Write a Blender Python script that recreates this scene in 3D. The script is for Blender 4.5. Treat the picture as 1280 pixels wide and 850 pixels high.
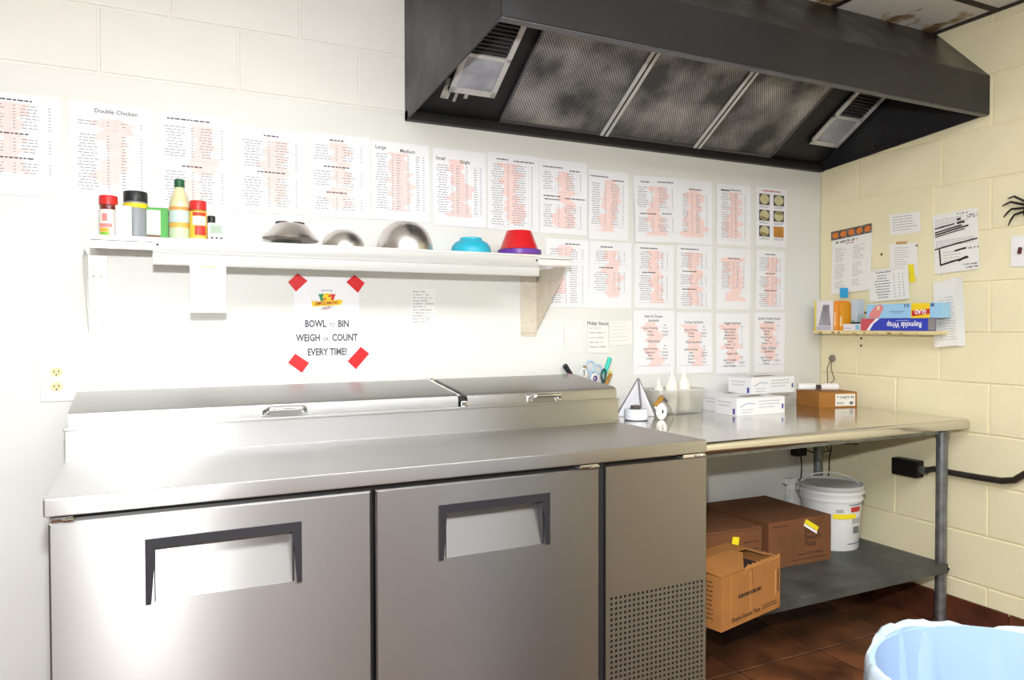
import bpy, bmesh, math, random
from mathutils import Vector, Matrix
import numpy as np

for o in list(bpy.data.objects): bpy.data.objects.remove(o)
SC = bpy.context.scene
COL = SC.collection
PI = math.pi

# ------------------------------------------------------------------ camera
F_PX, YAW, PITCH, ROLL = 931.57, 0.45923, -0.020094, -0.00177
CAM = Vector((-3.0, -2.6298, 1.2536))
def cam_axes():
    cy, sy = math.cos(YAW), math.sin(YAW)
    f = Vector((sy*math.cos(PITCH), cy*math.cos(PITCH), math.sin(PITCH)))
    r = Vector((cy, -sy, 0)); u = r.cross(f)
    return r*math.cos(ROLL)+u*math.sin(ROLL), u*math.cos(ROLL)-r*math.sin(ROLL), f
RX, UX, FX = cam_axes()
cd = bpy.data.cameras.new('camera'); cam = bpy.data.objects.new('camera', cd); COL.objects.link(cam)
cd.sensor_width = 36; cd.lens = F_PX/1280*36; cd.clip_start = 0.02
cam.matrix_world = Matrix(((RX.x, UX.x, -FX.x, CAM.x), (RX.y, UX.y, -FX.y, CAM.y), (RX.z, UX.z, -FX.z, CAM.z), (0, 0, 0, 1)))
SC.camera = cam
def W(u, v, ax, val):
    """photo pixel -> world point on the plane axis=val"""
    d = RX*((u-640)/F_PX) - UX*((v-425)/F_PX) + FX
    return CAM + d*((val-CAM[ax])/d[ax])

# ------------------------------------------------------------------ world, light, exposure
wd = bpy.data.worlds.new('world'); SC.world = wd; wd.use_nodes = True
wd.node_tree.nodes['Background'].inputs[0].default_value = (.9, .95, 1, 1)
wd.node_tree.nodes['Background'].inputs[1].default_value = .05
vs = SC.view_settings
vs.view_transform = 'Standard'; vs.look = 'None'; vs.exposure = 0.38; vs.gamma = 1; vs.use_curve_mapping = False
# the photographer's flash, on top of the camera
fl = bpy.data.lights.new('camera_flash', 'SPOT'); fl.spot_size = math.radians(160); fl.spot_blend = .4; fl.energy = 128; fl.color = (.975, .985, 1); fl.shadow_soft_size = .03
flo = bpy.data.objects.new('camera_flash', fl); COL.objects.link(flo); flo.location = (-3.0, -2.60, 1.47); flo.rotation_euler = (math.radians(90), 0, -YAW)
FILL_EMIT = 17.0      # unseen overhead panels added as ambient fill (built with the ceiling)

# ------------------------------------------------------------------ materials
def lin(h):
    c = [int(h[i:i+2], 16)/255 for i in (0, 2, 4)]
    return tuple(x/12.92 if x <= .04045 else ((x+.055)/1.055)**2.4 for x in c)
MATS = {}
def M(name, col, rough=.5, metal=0., var=0., vscale=8., bump=0., bscale=60., stretch=(1, 1, 1), coat=0., trans=0., ior=1.45, rvar=0., col2=None, emit=0., spec=.5, alpha=1.):
    if name in MATS: return MATS[name]
    m = bpy.data.materials.new(name); m.use_nodes = True; MATS[name] = m
    nt = m.node_tree; b = nt.nodes['Principled BSDF']
    c = lin(col) if isinstance(col, str) else col
    b.inputs['Base Color'].default_value = (*c, 1); b.inputs['Roughness'].default_value = rough
    b.inputs['Metallic'].default_value = metal; b.inputs['Coat Weight'].default_value = coat
    b.inputs['Coat Roughness'].default_value = .12
    b.inputs['Transmission Weight'].default_value = trans; b.inputs['IOR'].default_value = ior
    b.inputs['Specular IOR Level'].default_value = spec; b.inputs['Alpha'].default_value = alpha
    if emit:
        b.inputs['Emission Color'].default_value = (*c, 1); b.inputs['Emission Strength'].default_value = emit
    tc = nt.nodes.new('ShaderNodeTexCoord'); mp = nt.nodes.new('ShaderNodeMapping')
    mp.inputs['Scale'].default_value = stretch; nt.links.new(tc.outputs['Object'], mp.inputs[0])
    def noise(s, det=5):
        n = nt.nodes.new('ShaderNodeTexNoise'); n.inputs['Scale'].default_value = s; n.inputs['Detail'].default_value = det
        nt.links.new(mp.outputs[0], n.inputs['Vector']); return n
    if var or col2:
        n = noise(vscale); r = nt.nodes.new('ShaderNodeValToRGB')
        c2 = (lin(col2) if isinstance(col2, str) else col2) if col2 else tuple(x*(1-var) for x in c)
        r.color_ramp.elements[0].position = .35; r.color_ramp.elements[1].position = .65
        r.color_ramp.elements[0].color = (*c2, 1); r.color_ramp.elements[1].color = (*c, 1)
        nt.links.new(n.outputs[0], r.inputs[0]); nt.links.new(r.outputs[0], b.inputs['Base Color'])
    if rvar:
        n = noise(vscale*1.7); r = nt.nodes.new('ShaderNodeMapRange')
        r.inputs[1].default_value = .3; r.inputs[2].default_value = .7
        r.inputs[3].default_value = max(.02, rough-rvar); r.inputs[4].default_value = rough+rvar
        nt.links.new(n.outputs[0], r.inputs[0]); nt.links.new(r.outputs[0], b.inputs['Roughness'])
    if bump:
        n = noise(bscale); bp = nt.nodes.new('ShaderNodeBump'); bp.inputs['Strength'].default_value = bump
        bp.inputs['Distance'].default_value = .004
        nt.links.new(n.outputs[0], bp.inputs['Height']); nt.links.new(bp.outputs[0], b.inputs['Normal'])
    return m

PAINT_W = M('white_wall_paint', 'E5E5E0', .42, var=.03, vscale=2.5, bump=.12, bscale=40)
BLOCK_W = M('cream_white_block_paint', 'EAE8E1', .5, var=.04, vscale=5, bump=.35, bscale=110)
BLOCK_Y = M('cream_block_paint', 'F3E9C3', .5, var=.04, vscale=6, bump=.3, bscale=110)
STEEL = M('brushed_steel', (.51, .505, .495), .35, 1, rvar=.02, vscale=1.5)
STEEL_D = M('door_steel', (.38, .372, .362), .38, 1, rvar=.025, vscale=1.2, stretch=(1, 1, .4))
ANISO = {'brushed_steel', 'door_steel'}
for _m in (STEEL, STEEL_D):      # horizontal brushing: reflections smear up and down
    _nt = _m.node_tree; _b = _nt.nodes['Principled BSDF']; _b.inputs['Anisotropic'].default_value = .9
    _t = _nt.nodes.new('ShaderNodeTangent'); _t.direction_type = 'UV_MAP'; _t.uv_map = 'grain'; _nt.links.new(_t.outputs[0], _b.inputs['Tangent'])
STEEL_T = M('table_steel', (.66, .64, .60), .16, 1, rvar=.06, vscale=5, bump=.04, bscale=60)
CHROME = M('chrome', (.8, .8, .8), .08, 1)
BLACK = M('black_gasket', (.012, .011, .011), .6)
HANDLE = M('dark_grey_plastic', '222226', .5)
GALV = M('galvanised_steel', (.30, .32, .33), .45, .8, var=.35, vscale=25, rvar=.1)
SHELF_G = M('worn_galvanised_shelf', '5C5F5C', .5, .35, var=.45, vscale=7, bump=.1, bscale=30)
HOOD = M('charcoal_hood_paint', '2C2C2E', .36, .15, var=.25, vscale=3.5, rvar=.12, bump=.06, bscale=25)
HOODI = M('black_hood_inside', '1B1B1D', .55, 0, var=.4, vscale=6)
ALU = M('aluminium_trim', (.66, .66, .64), .45, .3, var=.12, vscale=20)
PAPER = M('white_paper', 'F0F0F4', .45, coat=.15)
PAPER2 = M('aged_paper', 'EFEDE6', .6)
INK = M('grey_print', 'A3A1A7', .7)
INKD = M('dark_print', '5A585D', .7)
PINK = M('pink_highlighter', 'F9DBD7', .6, var=.06, vscale=60)
REDP = M('red_print', 'C9605C', .7)
MARKER = M('black_marker_ink', '2B1F22', .5)
WHITEP = M('white_plastic', 'F1F0EC', .35)
REDTAPE = M('red_tape', 'D8262C', .35)
CARD = M('brown_cardboard', 'A06A34', .75, var=.12, vscale=9)
CARDD = M('dark_cardboard', '74492A', .8, var=.15, vscale=9)
CARDINK = M('cardboard_print', '3B2414', .8)
WOOD_B = M('orange_brown_cardboard', 'A9702F', .65, var=.15, vscale=14)
YEL = M('yellow_tag', 'F2DC1E', .5)

# ------------------------------------------------------------------ mesh builder
class MB:
    def __init__(s): s.v = []; s.f = []; s.wn = False
    def add(s, vs, fs):
        n = len(s.v); s.v += [tuple(p) for p in vs]; s.f += [tuple(i+n for i in f) for f in fs]; return s
    def box(s, x0, x1, y0, y1, z0, z1, r=0, seg=2):
        if r <= 0:
            return s.add([(x, y, z) for z in (z0, z1) for y in (y0, y1) for x in (x0, x1)],
                [(0, 2, 3, 1), (4, 5, 7, 6), (0, 1, 5, 4), (2, 6, 7, 3), (0, 4, 6, 2), (1, 3, 7, 5)])
        s.wn = True; bm = bmesh.new(); bmesh.ops.create_cube(bm, size=1)
        for v in bm.verts: v.co = Vector(((x0+x1)/2+v.co.x*(x1-x0), (y0+y1)/2+v.co.y*(y1-y0), (z0+z1)/2+v.co.z*(z1-z0)))
        bmesh.ops.bevel(bm, geom=bm.edges[:], offset=r, segments=seg, affect='EDGES', profile=.5)
        bm.verts.index_update(); s.add([v.co[:] for v in bm.verts], [[v.index for v in f.verts] for f in bm.faces]); bm.free(); return s
    def prism(s, poly, ax, a, b):
        """poly of 2d points, extruded on axis ax from a to b; the 2d axes are the other two in x,y,z order"""
        n = len(poly); oth = [i for i in (0, 1, 2) if i != ax]; vs = []
        for t in (a, b):
            for p in poly:
                q = [0, 0, 0]; q[ax] = t; q[oth[0]] = p[0]; q[oth[1]] = p[1]; vs.append(q)
        return s.add(vs, [tuple(range(n)), tuple(range(2*n-1, n-1, -1))]+[(i, i+n, (i+1) % n+n, (i+1) % n) for i in range(n)])
    def lathe(s, prof, c=(0, 0, 0), seg=28, cap0=True, cap1=True, sx=1., sy=1.):
        n = len(s.v); k = len(prof)
        for r, z in prof:
            for i in range(seg):
                a = 2*PI*i/seg; s.v.append((c[0]+r*math.cos(a)*sx, c[1]+r*math.sin(a)*sy, c[2]+z))
        for j in range(k-1):
            for i in range(seg):
                i2 = (i+1) % seg; s.f.append((n+j*seg+i, n+j*seg+i2, n+(j+1)*seg+i2, n+(j+1)*seg+i))
        if cap0: s.f.append(tuple(n+i for i in range(seg-1, -1, -1)))
        if cap1: s.f.append(tuple(n+(k-1)*seg+i for i in range(seg)))
        return s
    def tube(s, pts, r, seg=10, cap=True):
        pts = [Vector(p) for p in pts]; n = len(s.v); k = len(pts); up = None
        rr = r if isinstance(r, (list, tuple)) else [r]*k
        for j, p in enumerate(pts):
            t = (pts[min(j+1, k-1)]-pts[max(j-1, 0)]).normalized()
            if up is None: up = t.orthogonal().normalized()
            else: up = (up-t*up.dot(t)).normalized()
            w = t.cross(up)
            for i in range(seg):
                a = 2*PI*i/seg; s.v.append(tuple(p+up*(math.cos(a)*rr[j])+w*(math.sin(a)*rr[j])))
        for j in range(k-1):
            for i in range(seg):
                i2 = (i+1) % seg; s.f.append((n+j*seg+i, n+j*seg+i2, n+(j+1)*seg+i2, n+(j+1)*seg+i))
        if cap: s.f.append(tuple(n+i for i in range(seg-1, -1, -1))); s.f.append(tuple(n+(k-1)*seg+i for i in range(seg)))
        return s
    def xf(s, m):
        s.v = [tuple(m @ Vector(p)) for p in s.v]; return s
    def build(s, name, mat, parent=None, origin=None, ang=35, flat=False):
        if parent is not None: origin = ORG.get(parent.name, Vector((0, 0, 0)))
        o = Vector(origin) if origin is not None else Vector((0, 0, 0))
        me = bpy.data.meshes.new(name); me.from_pydata([(p[0]-o.x, p[1]-o.y, p[2]-o.z) for p in s.v], [], s.f)
        bm = bmesh.new(); bm.from_mesh(me)
        if not flat: bmesh.ops.recalc_face_normals(bm, faces=bm.faces)
        bm.to_mesh(me); bm.free()
        me.materials.append(mat)
        if mat.name in ANISO:
            uv = me.uv_layers.new(name='grain')
            for l in me.loops:
                c_ = me.vertices[l.vertex_index].co; uv.data[l.index].uv = (c_.z+c_.y*.97, c_.x+c_.y*.05)
        if not flat:
            me.polygons.foreach_set('use_smooth', [True]*len(me.polygons)); me.set_sharp_from_angle(angle=math.radians(ang))
        ob = bpy.data.objects.new(name, me); COL.objects.link(ob)
        if s.wn and not flat:
            wm = ob.modifiers.new('weighted_normal', 'WEIGHTED_NORMAL'); wm.keep_sharp = True
        if parent is not None:
            ob.parent = parent; ORG[ob.name] = Vector(o)
        else:
            ob.location = o; ORG[ob.name] = Vector(o)
        return ob
ORG = {}
def tag(o, label=None, cat=None, group=None, kind=None):
    if label: o['label'] = label
    if cat: o['category'] = cat
    if group: o['group'] = group
    if kind: o['kind'] = kind
    return o
def thing(name, label, cat, base, group=None):
    """empty at the base; parts are given in world coordinates"""
    o = bpy.data.objects.new(name, None); COL.objects.link(o); o.location = base; o.empty_display_size = .05
    ORG[o.name] = Vector(base); return tag(o, label, cat, group)
def B(*a, **k): return MB().box(*a, **k)
def rotz(c, a): return Matrix.Translation(c) @ Matrix.Rotation(a, 4, 'Z') @ Matrix.Translation(-Vector(c))
def rot(c, a, ax): return Matrix.Translation(c) @ Matrix.Rotation(a, 4, ax) @ Matrix.Translation(-Vector(c))
TXT = {}
def text_geo(s, bold=0.):
    k = (s, bold)
    if k in TXT: return TXT[k]
    c = bpy.data.curves.new('t', 'FONT'); c.body = s; c.size = 1; c.resolution_u = 2; c.offset = bold; c.fill_mode = 'FRONT'
    o = bpy.data.objects.new('t', c); COL.objects.link(o)
    dg = bpy.context.evaluated_depsgraph_get(); me = bpy.data.meshes.new_from_object(o.evaluated_get(dg))
    v = [(p.co.x, p.co.y) for p in me.vertices]; f = [tuple(p.vertices) for p in me.polygons]
    bpy.data.objects.remove(o); bpy.data.meshes.remove(me); bpy.data.curves.remove(c)
    x0 = min(p[0] for p in v); x1 = max(p[0] for p in v)
    TXT[k] = ([(p[0]-x0, p[1]) for p in v], f, x1-x0); return TXT[k]

# ------------------------------------------------------------------ room
XL, YB, H = -4.75, -4.65, 2.473
st = lambda o: tag(o, kind='structure')
CH = .2032
# floor with quarry tiles
fl_o = st(B(XL, .1, YB, .1, -.1, -.004).build('floor', M('floor_grout', '2A1A14', .8), origin=(0, 0, 0)))
TILE = M('quarry_tile', '7C4C2E', .42, col2='3C2417', vscale=5, rvar=.12, bump=.15, bscale=25)
tile_me = None
TS = .404
nx = 0
for i in range(-11, 2):
    for j in range(-11, 2):
        x0, y0 = -.677+i*TS, -.60+j*TS
        if x0+TS < XL or x0 > 0 or y0+TS < YB or y0 > 0: continue
        if tile_me is None:
            ob = B(-TS/2+.004, TS/2-.004, -TS/2+.004, TS/2-.004, -.012, 0, r=.002, seg=1).build('tile', TILE, parent=fl_o); tile_me = ob.data
        else:
            ob = bpy.data.objects.new('tile', tile_me); COL.objects.link(ob); ob.parent = fl_o
        ob.location = (x0+TS/2, y0+TS/2, random.Random(i*37+j).uniform(-.0008, .0))
# back wall: block rows above smooth panelling
wb = st(B(XL, .12, .006, .12, 0, H+.25).build('wall_back', BLOCK_W, origin=(0, 0, 0)))
def block_mesh(w, h, mat, axis):
    # face block, 12 mm proud, bevelled; axis 'y' -> faces -y, 'x' -> faces -x
    b = MB()
    if axis == 'y': b.box(-w/2, w/2, 0, .014, -h/2, h/2, r=.003, seg=2)
    else: b.box(0, .014, -w/2, w/2, -h/2, h/2, r=.003, seg=2)
    o = b.build('block', mat, flat=True); me = o.data; bpy.data.objects.remove(o); return me
G = .007
def lay(parent, mat, axis, r0, r1, joint, lo, hi):
    cache = {}
    for r in range(r0, r1):
        z0 = r*CH; z1 = min((r+1)*CH, H+.05)
        edges = [lo]+[joint(r)+k*.4064 for k in range(-20, 20) if lo+.03 < joint(r)+k*.4064 < hi-.03]+[hi]
        for a, b in zip(edges[:-1], edges[1:]):
            k = (round(b-a, 3), round(z1-z0, 3))
            if k not in cache: cache[k] = block_mesh(b-a-G, z1-z0-G, mat, axis)
            o = bpy.data.objects.new('block', cache[k]); COL.objects.link(o); o.parent = parent
            c = (a+b)/2; zz = (z0+z1)/2
            o.location = (c, .0005*((r*7+len(edges)) % 3), zz) if axis == 'y' else (.0005*((r*5+int(a*10)) % 3), c, zz)
lay(wb, BLOCK_W, 'y', 10, 13, lambda r: -2.708 if r % 2 == 0 else -2.508, XL, 0)
B(XL, -.001, 0, .012, .0, 10*CH-.006, r=.002, seg=1).build('wall_panel', PAINT_W, parent=wb)
# right wall, painted block
wr = st(B(.006, .12, YB, .12, 0, H+.25).build('wall_right', BLOCK_Y, origin=(0, 0, 0)))
lay(wr, BLOCK_Y, 'x', 0, 13, lambda r: -(.2155 if r % 2 else .0123+.4064), -4.6, -.001)
# thin painted board behind the notices, beside the corner
_pc = W(1167, 226, 0, 0)
B(-.003, .004, _pc.y, -.004, 1.235, 1.842, r=.001, seg=1).build('painted_board', M('board_paint', 'F1E7BF', .5, var=.04, vscale=5), parent=wr)
# base tiles along the right wall
bb = st(B(-.006, .006, YB, -.0, 0, .118).build('baseboard_right', M('floor_grout', '2A1A14', .8), origin=(0, 0, 0)))
cov = [(-.034, 0), (-.034, .004), (-.02, .010), (-.012, .03), (-.011, .125), (-.006, .129), (-.004, .129), (-.004, 0)]
me = None
for k in range(15):
    if me is None:
        o = MB().prism(cov, 1, -.149, .149).build('base_tile', M('base_tile', '6B3A24', .45, col2='3C2117', vscale=7, rvar=.1), parent=bb); me = o.data
    else:
        o = bpy.data.objects.new('base_tile', me); COL.objects.link(o); o.parent = bb
    o.location = (0, -.155-k*.304, .0)
# walls behind and beside the camera (they only show in reflections)
st(B(XL-.1, XL, YB, .12, 0, H+.25).build('wall_left', M('far_wall_paint', 'A5A29B', .6, var=.06, vscale=2), origin=(0, 0, 0)))
st(B(XL-.1, .12, YB-.1, YB, 0, H+.25).build('wall_front', M('far_wall_paint', 'A5A29B', .6), origin=(0, 0, 0)))
# dropped ceiling
ce = st(B(XL, .0, YB, -.0, H+.06, H+.12).build('ceiling', M('ceiling_deck', '6A655C', .9), origin=(0, 0, 0)))
def stain_mat():
    m = M('ceiling_tile', 'CFC9BC', .85, bump=.25, bscale=90)
    nt = m.node_tree; b = nt.nodes['Principled BSDF']
    tc = nt.nodes.new('ShaderNodeTexCoord')
    n = nt.nodes.new('ShaderNodeTexNoise'); n.inputs['Scale'].default_value = 5.5; n.inputs['Detail'].default_value = 6
    nt.links.new(tc.outputs['Object'], n.inputs['Vector'])
    r = nt.nodes.new('ShaderNodeValToRGB'); e = r.color_ramp.elements
    e[0].position = .56; e[0].color = (*lin('DEDBD4'), 1); e[1].position = .66; e[1].color = (*lin('7A5C3C'), 1)
    x = e.new(.60); x.color = (*lin('BBA98C'), 1)
    nt.links.new(n.outputs[0], r.inputs[0]); nt.links.new(r.outputs[0], b.inputs['Base Color'])
    return m
CT = stain_mat()
BAR = M('dark_grid_bar', '2B2420', .6)
ys = [0, -.235]+[-.845-.61*k for k in range(0, 7)]
xs = [0, -.61]+[-.61-1.22*k for k in range(1, 4)]+[XL]
LIGHTS = {(2, 4), (4, 3), (4, 5)}
cache = {}
for a in range(len(xs)-1):
    for b in range(len(ys)-1):
        w, d = xs[a]-xs[a+1], ys[b]-ys[b+1]; cx, cyy = (xs[a]+xs[a+1])/2, (ys[b]+ys[b+1])/2
        if (a, b) in {(2, 4), (1, 5), (3, 5)}:  # glowing panels added out of view to lift the ambient light
            t = thing('ceiling_fill_panel', 'unseen ceiling panel added for fill light, %s' % {(2, 4): 'above the floor between fridge and door side', (1, 5): 'set near the cream block wall', (3, 5): 'set near the plain far wall'}[(a, b)], 'light', (cx, cyy, H-.01), None)
            B(cx-w/2+.02, cx+w/2-.02, cyy-d/2+.02, cyy+d/2-.02, H-.004, H+.03).build('diffuser', M('fill_diffuser', (.95, .98, 1), .6, emit=FILL_EMIT), parent=t)
            fr = MB()
            for (p, q, r_, s_) in ((-w/2+.015, w/2-.015, -d/2+.012, -d/2+.03), (-w/2+.015, w/2-.015, d/2-.03, d/2-.012), (-w/2+.012, -w/2+.03, -d/2+.015, d/2-.015), (w/2-.03, w/2-.012, -d/2+.015, d/2-.015)):
                fr.box(cx+p, cx+q, cyy+r_, cyy+s_, H-.008, H+.02)
            fr.build('frame', WHITEP, parent=t); continue
        k = (round(w, 3), round(d, 3))
        if k not in cache:
            o = B(-w/2+.008, w/2-.008, -d/2+.008, d/2-.008, .004, .02).build('ceiling_tile', CT, parent=ce); cache[k] = o.data
        else:
            o = bpy.data.objects.new('ceiling_tile', cache[k]); COL.objects.link(o); o.parent = ce
        o.location = (cx, cyy, H)
for y in ys[1:]: B(XL, 0, y-.012, y+.012, H-.002, H+.03).build('grid_bar', BAR, parent=ce)
for x in xs[1:-1]: B(x-.012, x+.012, YB, 0, H-.001, H+.03).build('grid_bar', BAR, parent=ce)
B(-.02, -.0, YB, 0, H-.003, H+.02).build('edge_angle', BAR, parent=ce)
B(XL, 0, -.02, 0, H-.003, H+.02).build('edge_angle', BAR, parent=ce)

# ------------------------------------------------------------------ pizza prep fridge
FL_, FR_, ZD = -3.188, -1.452, .90
t = thing('prep_refrigerator', 'long stainless steel pizza prep refrigerator with two doors and hinged lids', 'refrigerator', ((FL_+FR_)/2, -.42, 0))
B(FL_+.006, FR_-.006, -.80, -.035, .12, .862).build('cabinet_body', STEEL, parent=t)
B(FL_+.02, FR_-.02, -.806, -.79, .13, .861).build('gasket_face', BLACK, parent=t)
B(FL_, FR_, -.85, -.03, .861, ZD, r=.004).build('counter_deck', STEEL, parent=t)
B(FL_, FR_, -.373, -.045, ZD-.002, .983, r=.002).build('pan_rail', STEEL, parent=t)
B(FL_-.002, FR_+.002, -.378, -.36, .978, .986, r=.002).build('rail_lip', STEEL, parent=t)
B(FL_, FR_, -.379, -.372, ZD-.001, ZD+.006, r=.0015).build('rail_flange', STEEL, parent=t)
# doors with recessed pulls
def door(x0, x1, hx0, hx1):
    z0, z1, yf, yb = .14, .846, -.842, -.806
    hz0, hz1 = .652, .775; b = MB(); e = .004
    o = [(x0, z0), (x1, z0), (x1, z1), (x0, z1)]; o2 = [(x0+e, z0+e), (x1-e, z0+e), (x1-e, z1-e), (x0+e, z1-e)]
    i = [(hx0, hz0), (hx1, hz0), (hx1, hz1), (hx0, hz1)]; dp = [.006, .006, .032, .032]
    vsn = [(x, yb, z) for x, z in o]+[(x, yf+e, z) for x, z in o]+[(x, yf, z) for x, z in o2]+[(x, yf, z) for x, z in i]+[(i[k][0], yf+dp[k], i[k][1]) for k in range(4)]
    fs = [(3, 2, 1, 0)]
    for k in range(4):
        n = (k+1) % 4
        fs += [(k, n, n+4, k+4), (k+4, n+4, n+8, k+8), (k+8, n+8, n+12, k+12)]
    fs += [(16, 17, 18, 19), (12, 13, 17, 16), (13, 14, 18, 17), (14, 15, 19, 18), (15, 12, 16, 19)]
    b.add(vsn, fs); d = b.build('door', STEEL_D, parent=t)
    # dark inverted-U pull trim
    p = [(hx0-.017, hz0-.002), (hx0-.017, hz1+.017), (hx1+.017, hz1+.017), (hx1+.017, hz0-.002), (hx1+.006, hz0-.002), (hx1-.004, hz1-.004), (hx0+.004, hz1-.004), (hx0-.006, hz0-.002)]
    h = MB(); n = len(p)
    front = [(x, yf-.005, z) for x, z in p]; back = [(x, yf+.004, z) for x, z in p]
    h.add(front+back, [(0, 1, 6, 7), (1, 2, 5, 6), (2, 3, 4, 5)]+[(k, (k+1) % n, (k+1) % n+n, k+n) for k in range(n)])
    for xa in (hx0+.0005, hx1-.0035):      # dark cheeks lining the recess
        h.prism([(yf+.001, hz0+.001), (yf+.001, hz1-.001), (yf+.031, hz1-.001), (yf+.0055, hz0+.001)], 0, xa, xa+.003)
    h.build('handle', HANDLE, parent=d)
    return d
door(-3.180, -2.503, -2.985, -2.688)
door(-2.491, -1.838, -2.309, -2.019)
# compressor panel with a field of round holes
px0, px1 = -1.816, FR_+.004
pz0, pz1, hz = .14, .846, .470
b = MB(); yf = -.842
nc, nr = 22, 21; gx0, gx1, gz0, gz1 = px0+.012, px1-.008, .145, hz
b.add([(px0, yf, pz0), (px1, yf, pz0), (px1, yf, pz1), (px0, yf, pz1), (gx0, yf, gz0), (gx1, yf, gz0), (gx1, yf, gz1), (gx0, yf, gz1)],
      [(0, 1, 5, 4), (1, 2, 6, 5), (2, 3, 7, 6), (3, 0, 4, 7)])
b.add([(px0, yf, pz0), (px1, yf, pz0), (px1, yf, pz1), (px0, yf, pz1), (px0, -.806, pz0), (px1, -.806, pz0), (px1, -.806, pz1), (px0, -.806, pz1)],
      [(0, 4, 5, 1), (1, 5, 6, 2), (2, 6, 7, 3), (3, 7, 4, 0)])
cw, chh = (gx1-gx0)/nc, (gz1-gz0)/nr; hr = .0050
for i in range(nc):
    for j in range(nr):
        cx, cz = gx0+(i+.5)*cw, gz0+(j+.5)*chh
        sq = [(1, 0), (1, 1), (0, 1), (-1, 1), (-1, 0), (-1, -1), (0, -1), (1, -1)]
        vv = [(cx+a*cw/2, yf, cz+c*chh/2) for a, c in sq]+[(cx+hr*math.cos(k*PI/4), yf, cz+hr*math.sin(k*PI/4)) for k in range(8)]+[(cx+hr*math.cos(k*PI/4), yf+.003, cz+hr*math.sin(k*PI/4)) for k in range(8)]
        b.add(vv, [(k, (k+1) % 8, (k+1) % 8+8, k+8) for k in range(8)]+[(k+8, (k+1) % 8+8, (k+1) % 8+16, k+16) for k in range(8)])
b.build('vent_panel', STEEL_D, parent=t, flat=True)
B(px0+.005, px1-.005, -.812, -.807, pz0, hz+.02).build('vent_dark_sheet', BLACK, parent=t)  # black sheet stands in for the dark interior behind the holes
B(-1.837, -1.817, -.83, -.80, .14, .86).build('door_gap_filler', BLACK, parent=t)
# crinkled bright hinges at the top of the doors
rg = random.Random(3)
for hx, wdt in ((-1.875, .06), (-1.50, .085), (-3.155, .04)):
    h = MB(); h.box(hx-wdt/2, hx+wdt/2, -.846, -.80, .848, .859, r=.002)
    for k in range(5):
        h.lathe([(.003, 0), (.006, .004), (.005, .008)], (hx+wdt*(.1+.09*k), -.846+rg.uniform(-.002, .002), .848), seg=8)
    h.build('hinge', CHROME, parent=t)
# lids
def lid(x0, x1, hx0, hx1):
    prof = [(-.366, .985), (-.366, 1.012), (-.362, 1.021), (-.352, 1.027), (-.12, 1.05), (-.07, 1.057), (-.055, 1.055), (-.05, 1.045), (-.05, .985)]
    l = MB().prism(prof, 0, x0, x1).build('lid', STEEL, parent=t)
    pts = []
    z = 1.0; y0 = -.366
    for k in range(5):
        a = PI/2*k/4; pts.append((hx0+.014-.014*math.cos(a)-.0, y0-.026*math.sin(a), z+.012*math.sin(a)))
    for k in range(5):
        a = PI/2*k/4; pts.append((hx1-.014+.014*math.sin(a), y0-.026*math.cos(a), z+.012*math.cos(a)))
    h = MB().tube(pts, .0082, 12); h.box(hx0-.008, hx0+.012, y0-.006, y0+.002, z-.010, z+.010, r=.002); h.box(hx1-.012, hx1+.008, y0-.006, y0+.002, z-.010, z+.010, r=.002)
    h.build('handle', CHROME, parent=l)
lid(FL_+.008, -2.078, -2.685, -2.572)
lid(-2.045, FR_-.004, -1.815, -1.700)
B(-2.076, -2.047, -.355, -.052, .985, 1.018).build('lid_divider', BLACK, parent=t)
h = MB(); h.box(-2.072, -2.050, -.385, -.345, .984, 1.006, r=.004); h.box(-2.074, -2.050, -.075, -.045, 1.03, 1.066, r=.006); h.tube([(-2.071, -.05, 1.055), (-2.063, -.35, 1.016)], .006, 8)
h.build('hinge_bracket', CHROME, parent=t)
for x in (FL_+.1, FR_-.1):
    for y in (-.74, -.12):
        c = MB().lathe([(.03, .10), (.03, .12)], (x, y, 0), 14); c.tube([(x-.018, y, .05), (x+.018, y, .05)], .05, 18); c.box(x-.024, x+.024, y-.02, y+.02, .05, .105)
        c.build('caster', BLACK, parent=t)

# ------------------------------------------------------------------ steel work table with lower shelf
TX0, TX1, TZ, SZ = -1.440, -.045, .878, .295
t = thing('work_table', 'stainless steel work table with galvanised legs and lower shelf beside the refrigerator', 'table', (-.74, -.4, 0))
B(TX0, TX1, -.787, -.022, .836, TZ, r=.0175, seg=5).build('table_top', STEEL_T, parent=t)
B(TX0+.05, TX1-.1, -.72, -.08, .815, .837).build('under_channel', GALV, parent=t)
for x in (TX0+.05, -.118):
    for y in (-.712, -.098):
        l = MB().tube([(x, y, .02), (x, y, .836)], .0212, 18)
        l.lathe([(.012, 0), (.018, .012), (.021, .03)], (x, y, 0), 16)
        lo = l.build('leg', GALV, parent=t)
        MB().lathe([(.026, .80), (.027, .838)], (x, y, 0), 16).build('socket', GALV, parent=lo)
        MB().tube([(x+.018, y-.008, .262), (x+.032, y-.012, .262)], .006, 8).build('set_screw', HANDLE, parent=lo)
s = B(TX0+.03, -.122, -.745, -.065, SZ-.004, SZ, r=.0015, seg=1)
s.box(TX0+.03, -.122, -.745, -.741, SZ-.036, SZ-.002); s.box(TX0+.03, -.122, -.069, -.065, SZ-.036, SZ-.002)
s.box(-.126, -.122, -.745, -.065, SZ-.036, SZ-.002)
s.build('lower_shelf', SHELF_G, parent=t)

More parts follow.
